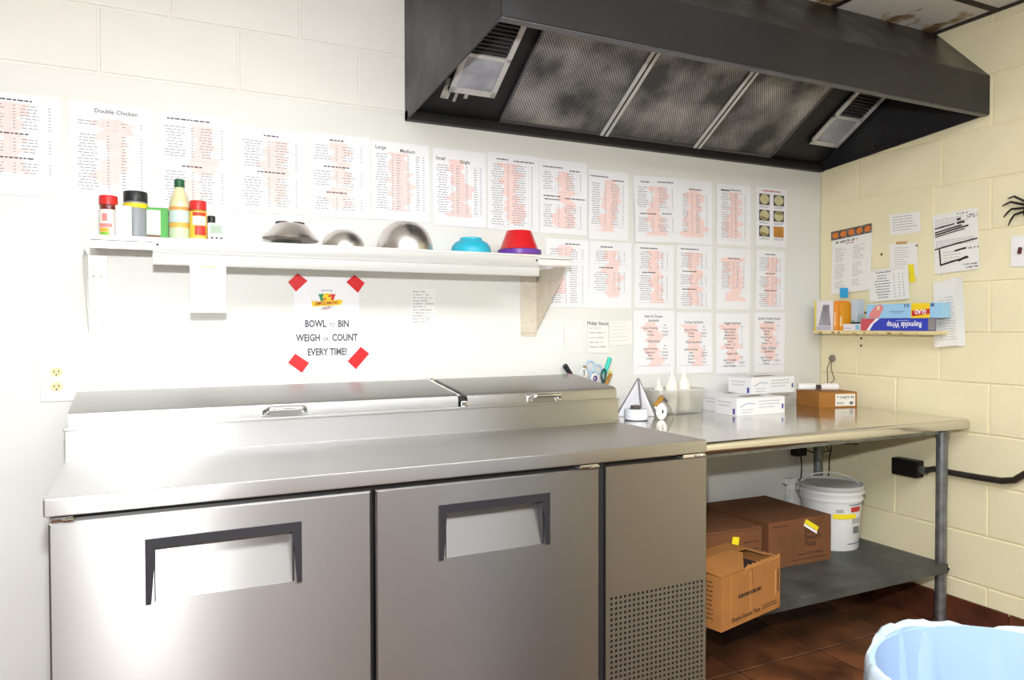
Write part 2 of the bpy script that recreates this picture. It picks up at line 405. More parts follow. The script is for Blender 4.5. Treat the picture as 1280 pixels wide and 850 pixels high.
# ------------------------------------------------------------------ extractor hood
HX0, HX1 = -2.135, -.012
HY, HB, HF0, HF1 = -.82, 2.0, 2.078, 2.228
t = thing('extractor_hood', 'large charcoal kitchen extractor hood fixed above the notices', 'hood', ((HX0+HX1)/2, -.4, HB))
prof = [(0, HB), (HY, HF0), (HY, HF1), (-.60, H-.006), (0, H-.006)]
for nm, xa in (('side_panel', HX0), ('side_panel', HX1-.004)):
    MB().prism(prof, 0, xa, xa+.004).build(nm, HOOD, parent=t)
B(HX0, HX1, HY-.003, HY+.003, HF0, HF1+.001, r=.001, seg=1).build('front_panel', HOOD, parent=t)
MB().prism([(HY-.003, HF1), (HY+.003, HF1-.003), (-.60, H-.012), (-.60, H-.006)], 0, HX0, HX1).build('sloped_top', HOOD, parent=t)
B(HX0, HX1, HY, HY+.028, HF0-.004, HF0+.004, r=.0015).build('drip_lip', M('worn_hood_edge', '55565A', .4, .3, var=.3, vscale=20), parent=t)
lip = MB().prism([(0, HB), (-.03, HB), (-.034, HB+.022), (-.03, HB+.034), (0, HB+.03)], 0, HX0, HX1)
lip.build('rear_gutter', HOODI, parent=t)
for xa in (HX0+.004, HX1-.008):
    MB().prism([(0, HB), (HY, HF0), (HY, HF0+.02), (0, HB+.02)], 0, xa, xa+.004).build('side_trim', HOODI, parent=t)
# sloping inner plane: z = 2.035 + (-.03-y)*.647
SL = .647
def pl(y): return 2.035+(-.03-y)*SL
def slab(x0, x1, y0, y1, d0, d1):
    """slab lying on the inner slope between y0 (rear) and y1 (front); d = offset downwards"""
    n = Vector((0, -SL, -1)).normalized()
    vs_ = []
    for d in (d0, d1):
        for x, y in ((x0, y0), (x1, y0), (x1, y1), (x0, y1)):
            p = Vector((x, y, pl(y)))+n*d; vs_.append(p[:])
    return vs_, [(0, 1, 2, 3), (7, 6, 5, 4), (0, 4, 5, 1), (1, 5, 6, 2), (2, 6, 7, 3), (3, 7, 4, 0)]
MB().add(*slab(HX0+.004, HX1-.004, -.005, -.595, -.02, -.012)).build('inner_plate', HOODI, parent=t)
FILT = M('filter_mesh', (.20, .20, .205), .42, .7)
def filter_mat():
    nt = FILT.node_tree; b = nt.nodes['Principled BSDF']; tc = nt.nodes.new('ShaderNodeTexCoord')
    ws = []
    for sx, sy in ((1, 1), (1, -1)):
        mp = nt.nodes.new('ShaderNodeMapping'); mp.inputs['Rotation'].default_value = (0, 0, sx*sy*PI/4*1.0)
        nt.links.new(tc.outputs['Object'], mp.inputs[0])
        w = nt.nodes.new('ShaderNodeTexWave'); w.inputs['Scale'].default_value = 40; w.wave_profile = 'SIN'; nt.links.new(mp.outputs[0], w.inputs['Vector']); ws.append(w)
    mx = nt.nodes.new('ShaderNodeMath'); mx.operation = 'MAXIMUM'
    nt.links.new(ws[0].outputs['Fac'], mx.inputs[0]); nt.links.new(ws[1].outputs['Fac'], mx.inputs[1])
    n = nt.nodes.new('ShaderNodeTexNoise'); n.inputs['Scale'].default_value = 5; n.inputs['Detail'].default_value = 7; nt.links.new(tc.outputs['Object'], n.inputs['Vector'])
    r = nt.nodes.new('ShaderNodeValToRGB'); r.color_ramp.elements[0].position = .38; r.color_ramp.elements[0].color = (.14, .14, .145, 1); r.color_ramp.elements[1].position = .70; r.color_ramp.elements[1].color = (.75, .74, .72, 1)
    nt.links.new(n.outputs[0], r.inputs[0])
    r2 = nt.nodes.new('ShaderNodeValToRGB'); r2.color_ramp.elements[0].position = .55; r2.color_ramp.elements[0].color = (.10, .10, .10, 1); r2.color_ramp.elements[1].position = .9; r2.color_ramp.elements[1].color = (1, 1, 1, 1)
    nt.links.new(mx.outputs[0], r2.inputs[0])
    m = nt.nodes.new('ShaderNodeMix'); m.data_type = 'RGBA'; m.blend_type = 'MULTIPLY'; m.inputs[0].default_value = 1
    nt.links.new(r.outputs[0], m.inputs[6]); nt.links.new(r2.outputs[0], m.inputs[7]); nt.links.new(m.outputs[2], b.inputs['Base Color'])
    bp = nt.nodes.new('ShaderNodeBump'); bp.inputs['Strength'].default_value = .6; bp.inputs['Distance'].default_value = .004
    nt.links.new(mx.outputs[0], bp.inputs['Height']); nt.links.new(bp.outputs[0], b.inputs['Normal'])
filter_mat()
fxs = [-1.775, -1.293, -.807, -.360]
for a, c in zip(fxs[:-1], fxs[1:]):
    f = MB().add(*slab(a+.012, c-.012, -.034, -.60, -.008, 0)).build('grease_filter', FILT, parent=t)
    fr = MB()
    for q in ((a+.005, a+.014, -.032, -.61), (c-.014, c-.005, -.032, -.61), (a+.005, c-.005, -.028, -.040), (a+.005, c-.005, -.598, -.61)):
        fr.add(*slab(q[0], q[1], q[2], q[3], -.006, .004))
    fr.build('filter_frame', M('filter_frame', (.13, .13, .135), .4, .6), parent=f)
for x in fxs[1:3]:
    dv = MB().add(*slab(x-.020, x+.020, -.030, -.62, .002, .006)); dv.build('divider', ALU, parent=t)
    MB().add(*slab(x-.003, x+.003, -.030, -.62, .006, .008)).build('divider_seam', HOODI, parent=t)
# end plates with a light-and-air vent in each
def on_slope(u, v):
    d = RX*((u-640)/F_PX)-UX*((v-425)/F_PX)+FX
    # CAM+k d : z = 2.035+(-.03-y)*SL
    k = (2.035-.03*SL-CAM.y*SL-CAM.z)/(d.z+d.y*SL); return CAM+d*k
def vent(c0, c1, c2, c3, mid):
    P = [on_slope(*c) for c in (c0, c1, c2, c3)]
    x0 = min(P[0].x, (P[0].x+P[3].x)/2); x1 = (P[1].x+P[2].x)/2; y0 = (P[0].y+P[1].y)/2; y1 = min(-.60, (P[2].y+P[3].y)/2)
    ym = on_slope(*mid).y
    v = MB().add(*slab(x0, x1, y0, y1, -.006, .002)).build('vent', HOODI, parent=t)
    fr = MB(); w = .020
    for q in ((x0, x0+w, y0, y1), (x1-w, x1, y0, y1), (x0, x1, y0, y0-w), (x0, x1, y1, y1+w), (x0, x1, ym, ym-.012)): fr.add(*slab(q[0], q[1], q[2], q[3], .002, .010))
    fr.build('vent_frame', ALU, parent=v)
    MB().add(*slab(x0+w, x1-w, y0-w, ym, .002, .005)).build('vent_lens', M('cloudy_lens', 'A9ACB4', .35, var=.3, vscale=14), parent=v)
    k = ym-.02
    while k > y1+w:
        MB().add(*slab(x0+w, x1-w, k, k-.005, .001, .008)).build('slat', M('vent_slat', (.055, .055, .058), .5, .3), parent=v); k -= .0135
vent((560, 112), (618, 121), (655, 35), (632, 35), (612, 73))
vent((1010, 178), (1045, 183), (1105, 123), (1073, 117), (1063, 149))
# bare scraped patches on the end plate paint
rg = random.Random(8); sc = MB()
for q in range(6):
    x = -1.99+rg.uniform(-.04, .10); y = -.07-rg.uniform(0, .05)
    sc.add(*slab(x, x+rg.uniform(.008, .022), y, y-rg.uniform(.03, .08), -.012, -.0105))
sc.build('scraped_patch', M('bare_metal_patch', 'B9B6AC', .6, var=.4, vscale=60), parent=t)

# ------------------------------------------------------------------ paper on the walls
class Sheet:
    """paper with its own curl; P(x, y, off): metres from the lower left corner -> world"""
    def __init__(s, O, U, V, N, w, h, curl=.0025, seed=0):
        s.O, s.U, s.V, s.N, s.w, s.h = Vector(O), Vector(U), Vector(V), Vector(N), w, h
        r = random.Random(seed); s.c = curl; s.ph = [r.uniform(0, 6.28) for _ in range(4)]; s.k = [r.uniform(.6, 1.4) for _ in range(4)]
    def P(s, x, y, off=0):
        a, b = x/s.w, y/s.h
        d = s.c*(1+.5*math.sin(3*a*s.k[0]+s.ph[0])*math.cos(2.6*b*s.k[1]+s.ph[1])+.5*math.sin(4*b*s.k[2]+s.ph[2]))
        return tuple(s.O+s.U*x+s.V*y+s.N*(d+off))
    def mesh(s, nx=6, ny=8, th=.0006):
        b = MB(); n = (nx+1)*(ny+1)
        for off in (0, -th):
            for j in range(ny+1):
                for i in range(nx+1): b.v.append(s.P(s.w*i/nx, s.h*j/ny, off))
        q = lambda i, j: j*(nx+1)+i
        for j in range(ny):
            for i in range(nx):
                f = (q(i, j), q(i+1, j), q(i+1, j+1), q(i, j+1)); b.f.append(f); b.f.append(tuple(n+k for k in reversed(f)))
        ring = [q(i, 0) for i in range(nx)]+[q(nx, j) for j in range(ny)]+[q(i, ny) for i in range(nx, 0, -1)]+[q(0, j) for j in range(ny, 0, -1)]
        for k in range(len(ring)):
            a, c = ring[k], ring[(k+1) % len(ring)]; b.f.append((a, a+n, c+n, c))
        return b
class Ink:
    def __init__(s, sh, off=.0007): s.s = sh; s.b = MB(); s.o = off
    def rect(s, x0, y0, x1, y1, sub=1):
        for k in range(sub):
            a, c = x0+(x1-x0)*k/sub, x0+(x1-x0)*(k+1)/sub
            s.b.add([s.s.P(a, y0, s.o), s.s.P(c, y0, s.o), s.s.P(c, y1, s.o), s.s.P(a, y1, s.o)], [(0, 1, 2, 3)])
    def poly(s, pts): s.b.add([s.s.P(x, y, s.o) for x, y in pts], [tuple(range(len(pts)))])
    def strip(s, rows):
        """rows of (y, xl, xr) -> smooth filled blob"""
        vs_ = []
        for y, a, c in rows:
            for k in range(4): vs_.append(s.s.P(a+(c-a)*k/3, y, s.o))
        s.b.add(vs_, [(4*j+k, 4*j+k+1, 4*j+k+5, 4*j+k+4) for j in range(len(rows)-1) for k in range(3)])
    def stroke(s, pts, w):
        for (x0, y0), (x1, y1) in zip(pts[:-1], pts[1:]):
            d = math.hypot(x1-x0, y1-y0) or 1; nx_, ny_ = -(y1-y0)/d*w/2, (x1-x0)/d*w/2
            s.poly([(x0+nx_, y0+ny_), (x0-nx_, y0-ny_), (x1-nx_, y1-ny_), (x1+nx_, y1+ny_)])
    def text(s, st_, x, y, size, align='C', bold=.0, sx=1., flip=False, ang=0.):
        v, f, w = text_geo(st_, bold); k = size; w *= k*sx
        x0 = x-(w/2 if align == 'C' else w if align == 'R' else 0)
        ca, sa = math.cos(ang), math.sin(ang)
        pts = []
        for p in v:
            a, c = p[0]*k*sx, p[1]*k
            if flip: a, c = w-a, size*.7-c
            if ang: a, c = a-w/2, c; a, c = a*ca-c*sa+w/2, a*sa+c*ca
            pts.append(s.s.P(x0+a, y+c, s.o))
        s.b.add(pts, f)
    def words(s, x0, x1, y, hgt, rng, dens=1.):
        x = x0
        while x < x1-.003:
            w = min(rng.uniform(.006, .017), x1-x); s.rect(x, y, x+w, y+hgt); x += w+.0028/dens
    def build(s, name, mat, parent):
        if s.b.v:
            o_ = s.b.build(name, mat, parent=parent, flat=True)
            if any(q_ in name for q_ in ('text', 'writing', 'heading', 'strikes', 'lettering', 'side_print', 'slot', 'crease', 'pumpkin')): o_['kind'] = 'stuff'
            return o_
BU, BV, BN = Vector((1, 0, 0)), Vector((0, 0, 1)), Vector((0, -1, 0))      # back wall
RU, RV, RN = Vector((0, -1, 0)), Vector((0, 0, 1)), Vector((-1, 0, 0))     # right wall
def back_sheet(uL, uR, vT, vB, name, label, group=None, cat='paper', off=.001, tilt=0., mat=PAPER, curl=.0022, seed=None):
    um = (uL+uR)/2; vm = (vT+vB)/2
    x0, x1 = W(uL, vm, 1, 0).x, W(uR, vm, 1, 0).x; z1, z0 = W(um, vT, 1, 0).z, W(um, vB, 1, 0).z
    w, h = x1-x0, z1-z0; c = Vector(((x0+x1)/2, -off, (z0+z1)/2))
    U = Vector((math.cos(tilt), 0, math.sin(tilt))); V = Vector((-math.sin(tilt), 0, math.cos(tilt)))
    sh = Sheet(c-U*w/2-V*h/2, U, V, BN, w, h, curl, seed if seed is not None else int(uL*7+vT))
    o = sh.mesh().build(name, mat, origin=c-V*h/2); tag(o, label, cat, group); return sh, o
def right_sheet(TL, TR, BR, BL, name, label, cat='paper', off=.0045, mat=PAPER2, curl=.002, group=None):
    a, b_, c, d = (W(q[0], q[1], 0, 0) for q in (TL, TR, BR, BL))
    U = ((b_-a)+(c-d)); w = U.length/2; U.normalize(); V = ((a-d)+(b_-c)); h = V.length/2; V.normalize()
    ctr = (a+b_+c+d)/4+RN*off
    sh = Sheet(ctr-U*w/2-V*h/2, U, V, RN, w, h, curl, int(TL[0]))
    o = sh.mesh().build(name, mat, origin=ctr-V*h/2); tag(o, label, cat, group); return sh, o
def blob(ink, y0, y1, cx, hw, rng, n=14):
    rows = []; p1, p2, p3, p4 = rng.uniform(4, 9), rng.uniform(0, 6), rng.uniform(4, 9), rng.uniform(0, 6)
    for k in range(n+1):
        f = k/n; wl = .72+.22*math.sin(f*p1+p2)+.2*math.sin(f*p3*2+p4)+rng.uniform(-.06, .06); wr_ = .72+.22*math.sin(f*p3+p4)+.2*math.sin(f*p1*2+p2)+rng.uniform(-.06, .06)
        c = cx(f); rows.append((y0+(y1-y0)*f, c-hw(f)*wl*1.15, c+hw(f)*wr_*1.15))
    ink.strip(rows)
def chart(spec):
    (uL, uR, vT, vB, label, heads, tables, cols, pink, kw) = spec
    sh, o = back_sheet(uL, uR, vT, vB, 'portion_chart', label, 'portion charts taped to the wall', **kw)
    w, h = sh.w, sh.h; rng = random.Random(int(uL*3+vT*5))
    pk = Ink(sh, .0004); ink = Ink(sh, .0008)
    for (hx, hy, txt, size) in heads:
        dk = Ink(sh, .0008)
        if txt: dk.text(txt, w*hx, h*hy, size, bold=.012)
        else: dk.words(w*hx-size/2, w*hx+size/2, h*hy, .0046, rng)
        tag(dk.build('printed_heading', INKD, o), kind='stuff')
    for (ta, tb) in tables:
        y = h*ta; rowh = .0092
        while y > h*tb:
            for ci, (ca, cb) in enumerate(cols):
                a, c = w*ca, w*cb
                if ci % 2 == 0:
                    e = a+(c-a)*rng.uniform(.55, 1); m0 = (a+c)/2-(e-a)/2; ink.words(m0, m0+e-a, y, .0030, rng)
                else:
                    ink.rect((a+c)/2-.0035, y, (a+c)/2+.0035, y+.0028)
            y -= rowh
        # table rules
        ink.rect(w*.10, h*tb-.004, w*.92, h*tb-.0034)
        for ca, cb in cols[1::2]:
            ink.rect(w*ca-.002, h*tb-.004, w*ca-.0016, h*ta+.006)
    for (y0, y1, c0, hw) in pink:
        nb = 3 if y1-y0 > .4 else 2
        for q in range(nb):       # several separate swipes of the pen
            a_, b_ = y0+(y1-y0)*q/nb, y0+(y1-y0)*(q+1)/nb+.01
            cc, ww = c0+rng.uniform(-.07, .07), hw*rng.uniform(.65, 1.15)
            blob(pk, h*a_, h*b_, (lambda f, cc=cc: w*cc+w*.02*math.sin(f*4+uL)), (lambda f, ww=ww: w*ww), rng, 8); pk.o += .00006
    pk.build('highlighter_mark', PINK, o); ink.build('printed_text', INK, o)
    # clear tape or sleeve edge along the top
    return sh, o
C4 = [(.08, .38), (.40, .52), (.54, .76), (.80, .92)]
C6 = [(.06, .30), (.32, .40), (.42, .50), (.52, .74), (.76, .84), (.86, .94)]
C2 = [(.10, .48), (.54, .64), (.66, .74), (.76, .9)]
K = dict
specs = [
 (-30, 77, 118, 244, 'portion chart of three tables beside the Double Chicken chart, away from the hood', [(.42, .93, '', .10), (.40, .60, '', .09), (.45, .36, '', .09)], [(.88, .66), (.55, .42), (.31, .2)], [(.08, .34), (.40, .48), (.5, .74), (.80, .92)], [(.22, .9, .42, .26)], K(off=.001)),
 (87, 192, 131, 251, 'portion chart headed Double Chicken in a clear sleeve', [(.55, .90, 'Double Chicken', .018)], [(.80, .74), (.66, .09)], [(.08, .34), (.40, .50), (.60, .68), (.80, .90)], [(.15, .84, .52, .22)], K(off=.0016)),
 (197, 290, 144, 262, 'two-table portion chart behind the green-capped oil bottle', [(.42, .93, '', .13), (.45, .44, '', .06)], [(.85, .52), (.38, .05)], C4, [(.35, .88, .55, .2), (.05, .3, .5, .16)], K(off=.001)),
 (295, 382, 162, 267, 'two-table portion chart above the stacked steel pans', [(.5, .91, '', .05), (.5, .48, '', .09)], [(.84, .54), (.41, .08)], C4, [(.1, .86, .5, .23)], K(off=.0016)),
 (384, 462, 169, 272, 'three-table portion chart between the steel pans and the smaller steel bowl', [(.46, .92, '', .05), (.46, .60, '', .09), (.46, .29, '', .07)], [(.85, .66), (.54, .36), (.22, .07)], C4, [(.4, .9, .5, .2), (.1, .36, .45, .2)], K(off=.001)),
 (464, 536, 179, 276, 'portion chart headed Large and Medium above the larger steel bowl', [(.16, .90, 'Large', .018), (.62, .88, 'Medium', .018)], [(.83, .14)], C6, [(.12, .86, .52, .22)], K(off=.0018)),
 (541, 607, 188, 283, 'portion chart headed Small and Single above the blue plastic bowl', [(.14, .85, 'Small', .018), (.60, .83, 'Single', .018)], [(.78, .16)], C6, [(.12, .86, .46, .24)], K(off=.001)),
 (609, 673, 193, 288, 'two-column portion chart above the red plastic bowl', [(.28, .91, '', .05), (.70, .90, '', .09)], [(.84, .05)], [(.06, .32, ), (.34, .44), (.46, .76), (.80, .92)], [(.08, .86, .48, .22)], K(off=.0016)),
 (674, 733, 201, 293, 'portion chart of four small tables above the bracket-hidden chart', [(.28, .89, '', .09), (.74, .86, '', .05), (.26, .50, '', .08), (.26, .455, '', .07), (.74, .48, '', .10)], [(.82, .58), (.38, .10)], [(.06, .28), (.34, .44), (.52, .76), (.80, .92)], [(.08, .84, .52, .24)], K(off=.001)),
 (735, 785, 214, 300, 'portion chart with orange-pink smear above the plain two-table chart', [(.26, .90, '', .09), (.74, .86, '', .06)], [(.80, .20)], [(.06, .30), (.36, .46), (.54, .76), (.80, .92)], [(.12, .86, .5, .2)], K(off=.0016)),
 (792, 847, 221, 303, 'portion chart hung askew under the hood beside the red-print chart', [(.26, .90, '', .05), (.72, .91, '', .09), (.3, .42, '', .09), (.72, .43, '', .05)], [(.82, .50), (.36, .16)], [(.06, .30), (.34, .44), (.52, .76), (.80, .92)], [(.1, .84, .5, .2)], K(off=.0024, tilt=.03, curl=.004)),
 (847, 889.5, 225, 305, 'portion chart with the strongest pink smear and red title', [(.5, .84, '', .07)], [(.76, .16)], [(.12, .30), (.36, .46), (.5, .66), (.74, .92)], [(.10, .84, .5, .34)], K(off=.001)),
 (895, 937.5, 231, 307, 'portion chart with a black bar beside its title', [(.55, .90, '', .06)], [(.84, .56), (.52, .1)], [(.12, .36), (.40, .46), (.5, .6), (.74, .92)], [(.12, .86, .5, .26)], K(off=.0016)),
 (682, 735, 299, 384, 'portion chart partly hidden behind the shelf bracket', [(.62, .92, '', .07)], [(.84, .68), (.6, .06)], C4, [(.2, .9, .4, .2)], K(off=.001)),
 (736, 788.6, 302.5, 385, 'plain two-table chart above the handwritten notes', [(.4, .91, '', .06), (.4, .60, '', .07)], [(.84, .68), (.53, .24)], C2, [(.16, .86, .52, .2)], K(off=.0008)),
 (792, 841.5, 306, 385, 'two-table chart above the Ham and Cheese sheet', [(.36, .93, '', .09), (.36, .55, '', .07)], [(.87, .62), (.5, .10)], C2, [(.08, .9, .5, .2)], K(off=.0008)),
 (845, 889.5, 307, 386, 'three-table chart above the Turkey Sandwich sheet', [(.36, .93, '', .1), (.36, .58, '', .08), (.36, .30, '', .08)], [(.86, .66), (.52, .36), (.25, .05)], C2, [(.06, .88, .52, .22)], K(off=.0012)),
 (895, 937.5, 311, 387, 'chart with one big pink smear above the Veggie Sandwich sheet', [(.5, .83, '', .07)], [(.76, .36)], [(.14, .42), (.46, .54), (.58, .66), (.74, .86)], [(.14, .84, .5, .28)], K(off=.0008)),
 (944, 980, 313, 387, 'three-table chart below the six food photographs', [(.5, .92, '', .07), (.5, .60, '', .06), (.5, .31, '', .08)], [(.86, .66), (.54, .36), (.26, .06)], C2, [(.06, .88, .5, .24)], K(off=.0012)),
]
for sp in specs:
    sh, o = chart(sp)
    if 'black bar' in sp[4]:
        k = Ink(sh, .0009); k.rect(sh.w*.12, sh.h*.885, sh.w*.38, sh.h*.905); k.build('black_bar', MARKER, o)
# sandwich sheets with legible headings
def sandwich(uL, uR, vT, vB, label, lines, pink):
    sh, o = back_sheet(uL, uR, vT, vB, 'sandwich_sheet', label, 'sandwich portion sheets above the work table', off=.0014)
    w, h = sh.w, sh.h; rng = random.Random(int(uL)); pk = Ink(sh, .0004); ink = Ink(sh, .0008); hd = Ink(sh, .0008)
    for (y, l, r) in lines:
        if r is None: hd.text(l, w*.48, h*y, .0155, bold=.012)
        else:
            if l: ink.text(l, w*.40, h*y, .0125, bold=.01)
            if r: ink.text(r, w*.76, h*y, .0115, bold=.01)
    for (y0, y1, c0, hw) in pink: blob(pk, h*y0, h*y1, (lambda f, c0=c0: w*c0+w*.05*math.sin(f*5)), (lambda f, hw=hw: w*hw), rng)
    ink.rect(w*.1, h*.13, w*.9, h*.1325)
    pk.build('highlighter_mark', PINK, o); ink.build('printed_text', M('mid_print', '55535A', .7), o); hd.build('printed_heading', INKD, o)
sandwich(791, 842.5, 388, 467.5, 'sheet headed Ham and Cheese Sandwich above the work table', [(.89, 'Ham & Cheese', None), (.825, 'Sandwich', None), (.76, '', 'oz'), (.71, 'Spicy Dressing', '1 oz'), (.655, 'Ham', '4 slices'), (.605, 'Cheese', '1.5 oz'), (.50, 'Submarine', None), (.435, '', 'oz'), (.385, 'Spicy Dressing', '1 oz'), (.33, 'Pepperoni', '8 slices'), (.28, 'Ham', '4 slices'), (.23, 'Cheese', '1.5 oz')], [(.52, .82, .45, .22), (.12, .50, .5, .2)])
sandwich(845, 889.5, 390.5, 466.5, 'sheet headed Turkey Sandwich above the work table', [(.82, 'Turkey Sandwich', None), (.755, '', 'oz'), (.70, 'Spicy Dressing', '1 oz'), (.645, 'Turkey', '4 slices'), (.595, 'Cheese', '1.5 oz'), (.495, 'Club Sandwich', None), (.43, '', 'oz'), (.38, 'Spicy Dressing', '1 oz'), (.325, 'Ham', '2 slices'), (.275, 'Turkey', '2 slices'), (.225, 'Bacon', '1 oz'), (.17, 'Cheese', '1.5 oz')], [(.52, .8, .45, .24), (.12, .50, .55, .2)])
sandwich(894, 936.5, 391.5, 467.5, 'sheet headed Veggie Sandwich above the work table', [(.82, 'Veggie Sandwich', None), (.77, '', 'oz'), (.725, 'Spicy Dressing', '1'), (.675, 'Black Olives', '1'), (.625, 'Mushrooms', '1'), (.575, 'Green Peppers', '1'), (.525, 'Onion', '1'), (.475, 'Cheese   1/2', '1.5'), (.42, 'Parmesan', '1'), (.32, 'Italian Sub', None), (.27, '', 'oz'), (.22, 'Spicy Dressing', '1'), (.175, 'Pepperoni', '8 slices'), (.125, 'Italian Sausage', '2')], [(.42, .82, .45, .26), (.2, .42, .5, .2)])
sandwich(942, 980, 390.5, 465.5, 'sheet headed Grilled Chicken Ranch Sandwich above the work table', [(.88, 'Grilled Chicken Ranch', None), (.82, 'Sandwich', None), (.77, '', 'oz'), (.725, 'Ranch Dressing', '1'), (.675, 'Chicken', '1'), (.625, 'Bacon', '1'), (.575, 'Green Pepper', '1'), (.525, 'Onion', '1'), (.475, 'Cheese   1/2', '1.5'), (.39, 'Italian Chicken', None), (.335, 'Sandwich', None), (.285, '', 'oz'), (.24, 'Spicy Dressing', '1'), (.19, 'Pepperoni', '8 slices'), (.14, 'Cheese', '1')], [(.42, .84, .48, .24), (.2, .4, .5, .22)])
# six food photographs
sh, o = back_sheet(944.5, 982.5, 235, 308, 'photo_sheet', 'white sheet with six small food photographs in two columns', cat='paper', off=.0012)
w, h = sh.w, sh.h; ink = Ink(sh); cap = Ink(sh)
ink.words(w*.22, w*.80, h*.93, .006, random.Random(3)); ink.build('printed_heading', REDP, o)
PD, PC, PO = M('photo_dark', '4A4646', .5), M('photo_dough', 'CFC79A', .5, var=.15, vscale=40), M('photo_orange', 'C88A3A', .5, var=.3, vscale=30)
for r_ in range(3):
    for c_ in range(2):
        x0, y0 = w*(.10+.47*c_), h*(.70-.27*r_); bg = Ink(sh, .0006); bg.rect(x0, y0, x0+w*.34, y0+h*.185, 3); ph = bg.build('photograph', PO if (r_, c_) == (2, 1) else PD, o)
        fg = Ink(sh, .001); n = 16; rad = (.15*w, .085*h)
        if (r_, c_) != (2, 1):
            fg.poly([(x0+w*.17+rad[0]*math.cos(2*PI*k/n), y0+h*.095+rad[1]*math.sin(2*PI*k/n)) for k in range(n)]); fg.build('dough_disc', PC, ph)
            if r_ > 0:
                f2 = Ink(sh, .0013); f2.poly([(x0+w*.17+rad[0]*.9*math.cos(k*PI/8+(.3 if c_ else 3.3)), y0+h*.095+rad[1]*.9*math.sin(k*PI/8+(.3 if c_ else 3.3))) for k in range(7)]); f2.build('topping_patch', M('photo_topping', '8C8248' if (r_, c_) == (1, 0) else 'D9D7D0', .5), ph)
        cap.words(x0, x0+w*.34, y0-h*.03, .003, random.Random(r_*2+c_)); cap.words(x0+.004, x0+w*.3, y0-h*.05, .003, random.Random(r_*2+c_+9))
cap.build('printed_text', INK, o)
# faint sheets and handwritten notes under the charts
HW = M('pen_ink', '5A5A62', .7)
def scribble(ink, x0, x1, y, amp, rng, th=.0012):
    pts = []; x = x0; k = 0
    while x < x1:
        pts.append((x, y+amp*math.sin(k*2.1+rng.uniform(-.5, .5))*rng.uniform(.4, 1))); x += .0022; k += 1
        if rng.random() < .12 and len(pts) > 2: ink.stroke(pts, th); pts = []; x += .004
    if len(pts) > 1: ink.stroke(pts, th)
def note(uL, uR, vT, vB, name, label, n, ink_mat=HW, amp=.004, mat=PAPER2, th=.0012, **kw):
    sh, o = back_sheet(uL, uR, vT, vB, name, label, cat='note', mat=mat, **kw); rng = random.Random(int(uL)); ink = Ink(sh)
    for k in range(n): scribble(ink, sh.w*.08, sh.w*rng.uniform(.6, .95), sh.h*(.92-.88*k/n), amp, rng, th)
    ink.build('handwriting', ink_mat, o); return sh, o
FAINT = M('faint_pencil', 'C9CAC8', .8)
note(677.5, 703.5, 400, 441, 'notice_sheet', 'faint ruled sheet low behind the bracket foot', 10, FAINT, .001, off=.001)
note(704.5, 727, 400, 441, 'notice_sheet', 'faint list sheet beside the note reading Philly Steak', 12, FAINT, .001, off=.0016)
sh, o = note(734, 760, 401, 441, 'handwritten_note', 'handwritten note headed Philly Steak above the scissors', 6, M('dark_pen', '4A4A50', .7), .004, off=.001)
k = Ink(sh, .0011); k.text('Philly Steak', sh.w*.5, sh.h*.86, .023); k.build('handwriting', M('dark_pen', '4A4A50', .7), o)
note(761, 790, 401, 431, 'handwritten_note', 'pale handwritten slip beside the note reading Philly Steak', 6, M('pale_blue_pen', 'B9C6CC', .8), .003, off=.0016, tilt=.03)
note(513, 544, 361, 408, 'handwritten_note', 'handwritten slip on the wall between the red-taped sign and the bracket', 11, M('dark_pen', '4A4A50', .7), .004, off=.001, mat=M('off_white_slip', 'E9E9E5', .6), th=.0011)
# BOWL TO BIN sign
sh, o = back_sheet(367, 449, 346, 461, 'sign', 'white sign reading Bowl to Bin Weigh or Count Every Time with red tape', cat='sign', off=.0012, curl=.001)
w, h = sh.w, sh.h; ink = Ink(sh, .0008); cx = w*.50
for y, a, mdl, c in ((.456, 'BOWL', 'TO', 'BIN'), (.304, 'WEIGH', 'OR', 'COUNT')):
    S, s2, sx = .034, .019, .74
    ws = [text_geo(a, .035)[2]*S*sx, text_geo(mdl, .01)[2]*s2*sx, text_geo(c, .035)[2]*S*sx]; gap = .011; x = cx-(sum(ws)+2*gap)/2
    ink.text(a, x, h*y, S, 'L', .035, sx); x += ws[0]+gap; ink.text(mdl, x, h*y, s2, 'L', .01, sx); x += ws[1]+gap; ink.text(c, x, h*y, S, 'L', .035, sx)
ink.text('EVERY TIME!', cx, h*.150, .034, 'C', .035, .74)
ink.build('lettering', INKD, o)
lx, ly, q = cx, h*.745, .00116
def lp(mat, pts, off, nm):
    k = Ink(sh, off); k.poly([(lx+a*q, ly+b_*q) for a, b_ in pts]); k.build(nm, mat, o)
GREEN, LRED, LYEL, LGR = M('logo_green', '2E8B57', .5), M('logo_red', 'D8313A', .5), M('logo_yellow', 'F2CF2A', .5), M('logo_grey', '9A9AA0', .5)
lp(LGR, [(-13, 22), (13, 22), (17, 31), (-17, 31)], .0007, 'logo_crown'); lp(PAPER, [(-11, 21), (11, 21), (14, 28.5), (-14, 28.5)], .0009, 'logo_crown_centre')
lp(GREEN, [(-26, 19), (-4, 19), (-4, -10), (-16, -10)], .0009, 'logo_wedge'); lp(LRED, [(26, 19), (4, 19), (4, -10), (16, -10)], .0009, 'logo_wedge')
lp(PAPER, [(-10, 14), (10, 14), (9, -12), (-9, -12)], .0010, 'logo_centre')
lp(LYEL, [(13*math.cos(k*PI/10), 9+13*math.sin(k*PI/10)) for k in range(20)], .0012, 'logo_disc')
lp(LRED, [(-11, 3), (-5, 0), (-2, 4), (-8, 8)], .0014, 'logo_spot'); lp(LRED, [(3, 12), (10, 9), (11, 14), (6, 17)], .0014, 'logo_spot')
